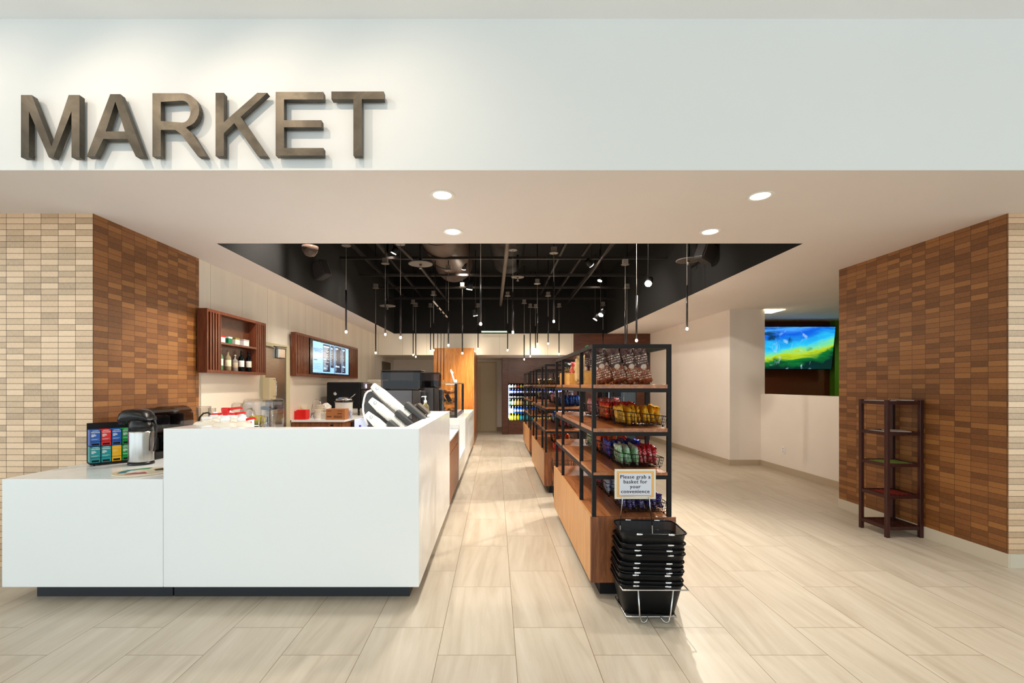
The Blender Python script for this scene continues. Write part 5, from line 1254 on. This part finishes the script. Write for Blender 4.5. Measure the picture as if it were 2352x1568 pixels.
# ------------------------------------------------------------------ lounge television
tv = T('television', 'large wall television showing a blue, green and yellow abstract', 'television', (5.75, 9.3, 1.7))
mm, nt, b = new_mat('tv_picture'); N = NT(nt); g = N.sep(N.coord('Generated'))
wv = N.noise(N.coord('Generated'), 2.2, 5, .55, 1.4); w2 = N.noise(N.mapping(N.coord('Generated'), (2, 1, 1.4), (4, 0, 2)), 1.4, 4, .5, 1.2)
tt = N.math('ADD', g[2], N.math('MULTIPLY', N.math('SUBTRACT', wv, .5), .62)); tt = N.math('SUBTRACT', tt, N.math('MULTIPLY', N.math('POWER', g[0], 3.0), .30))
cc_ = N.ramp(tt, [(0.0, srgb(2, 40, 36)), (.14, srgb(10, 116, 50)), (.26, srgb(180, 205, 30)), (.35, srgb(120, 215, 140)), (.48, srgb(40, 190, 235)), (.72, srgb(10, 90, 215)), (.92, srgb(70, 160, 245)), (1.0, srgb(10, 60, 150))])
w3 = N.noise(N.mapping(N.coord('Generated'), (5, 1, 1.6), (1, 0, 7)), 1.8, 4, .5, 1.0)
mx0 = nt.nodes.new('ShaderNodeMix'); mx0.data_type = 'RGBA'; nt.links.new(N.ramp(w3, [(.6, (0, 0, 0, 1)), (.72, (.7, .7, .7, 1))]), mx0.inputs[0]); nt.links.new(cc_, mx0.inputs[6]); mx0.inputs[7].default_value = srgb(190, 225, 245)
dkm = N.ramp(w2, [(.34, (.85, .85, .85, 1)), (.42, (0, 0, 0, 1))]); mx = nt.nodes.new('ShaderNodeMix'); mx.data_type = 'RGBA'; nt.links.new(dkm, mx.inputs[0]); nt.links.new(mx0.outputs[2], mx.inputs[6]); mx.inputs[7].default_value = srgb(2, 44, 46)
N.link(mx.outputs[2], b.inputs['Emission Color']); b.inputs['Emission Strength'].default_value = 0.7; b.inputs['Base Color'].default_value = (.01, .01, .01, 1); b.inputs['Roughness'].default_value = .2
Mt = Matrix.Translation((5.92, 9.2, 2.148)) @ Matrix.Rotation(math.radians(8), 4, 'X')
MB().b2(-.92, .92, 0, .04, -.44, .44, bev=.004, mat=Mt).build('bezel', M['blackplastic'], tv)
MB().b2(-.905, .905, -.003, -.0005, -.425, .425, mat=Mt).build('screen', mm, tv)
MB().b2(5.7, 6.1, 9.26, 9.44, 1.9, 2.1).build('wall_mount', M['blackmatte'], tv)
tag(MB().b2(6.6, 8.0, 8.3, 8.9, 1.13, 1.16, bev=.004).b2(6.7, 6.76, 8.4, 8.46, 0, 1.13).b2(7.8, 7.86, 8.4, 8.46, 0, 1.13).b2(6.7, 6.76, 8.75, 8.81, 0, 1.13).build('high_table', mat((60, 36, 24), .4)), 'dark brown high table edge showing above the half wall', 'table')
t = T('lounge_downlight', 'lit square ceiling panel in the lounge beyond the half wall', 'ceiling light', (5.0, 8.1, CZ))
MB().b2(-.32, .03, -.2, .2, -.012, -.002).build('diffuser', mat((255, 240, 190), .4, emis=4), t, True)
s = spot('lounge_lamp', (0, 0, 0), (0, 0, -1), 25, 150, .8, (1, .92, .7), .1); s.parent = t; s.location = (0, 0, -.03); s.rotation_euler = (0, 0, 0)
t = T('lounge_wall_washer', 'green-tinted ceiling lamp near the lounge green wall', 'ceiling light', (7.5, 8.6, CZ))
MB().lathe([(.06, -.01), (.08, -.008), (.085, -.001)], (0, 0, 0), 20).build('ring', M['paper'], t, True)
s = spot('washer_lamp', (0, 0, 0), (0, 0, -1), 30, 140, .8, (.6, 1, .5), .1); s.parent = t; s.location = (0, 0, -.03); s.rotation_euler = (0, 0, 0)

# ------------------------------------------------------------------ corner shelf against the right tiled wall
cs = T('corner_shelf', 'dark mahogany five-tier slatted shelf against the right tiled wall', 'shelf', (3.75, 4.33, 0))
PX0, PX1, PY0, PY1 = 3.598, 3.905, 4.184, 4.478
pw = .0155
for (xx, yy) in ((PX0, PY0), (PX0, PY1), (PX1, PY0), (PX1, PY1)):
    MB().b2(xx-pw, xx+pw, yy-pw, yy+pw, 0, 1.262 if True else 0, bev=.003).build('post', M['mahogany'], cs)
for z in (1.25, .966, .678, .388, .10):
    sh = MB().b2(PX0+pw, PX1-pw, PY0-.01, PY0+.01, z-.03, z).b2(PX0+pw, PX1-pw, PY1-.01, PY1+.01, z-.03, z).b2(PX0-.01, PX0+.01, PY0+pw, PY1-pw, z-.03, z).b2(PX1-.01, PX1+.01, PY0+pw, PY1-pw, z-.03, z)
    for k in range(6):
        xx = PX0+.045+k*.043; sh.b2(xx-.013, xx+.013, PY0+.01, PY1-.01, z-.018, z-.006)
    sh.build('tier', M['mahogany'], cs)
def sheets(z, spec):
    for i, (x, y, w, d, rz, c1, lb) in enumerate(spec):
        ob = MB().b2(-w/2, w/2, -d/2, d/2, 0, .004+.002*i).build('leaflet', mat(c1, .6), None, True); ob.location = (x, y, z+.0045*i); ob.rotation_euler = (0, 0, rz); tag(ob, lb, 'leaflet', 'leaflets on the corner shelf')
sheets(1.2505, [(3.68, 4.36, .12, .21, .15, (205, 200, 196), 'pale folded leaflet on the top tier of the corner shelf, left side'), (3.84, 4.3, .1, .18, -.3, (190, 180, 170), 'grey leaflet on the top tier of the corner shelf, right side')])
sheets(.9605, [(3.67, 4.37, .1, .18, .3, (200, 196, 192), 'white leaflet on the second tier of the corner shelf, left side'), (3.80, 4.32, .16, .2, -.4, (186, 170, 160), 'printed leaflet on the second tier of the corner shelf, right side')])
sheets(.6725, [(3.75, 4.33, .24, .21, 0, (110, 130, 60), 'green folder lying on the middle tier of the corner shelf')])
sheets(.3825, [(3.76, 4.33, .22, .2, 0, (120, 26, 16), 'dark red folder lying on the fourth tier of the corner shelf')])
t = T('wall_outlet', 'small white outlet plate on the half wall', 'outlet', (4.618, 7.3, .3), rz=0)
MB().b2(-.008, .0, -.036, .036, 0, .115, bev=.002).build('plate', M['paper'], t, True)
MB().b2(-.0095, -.008, -.016, .016, .02, .05).b2(-.0095, -.008, -.016, .016, .065, .095).build('socket', mat((200, 198, 192), .4), t, True)
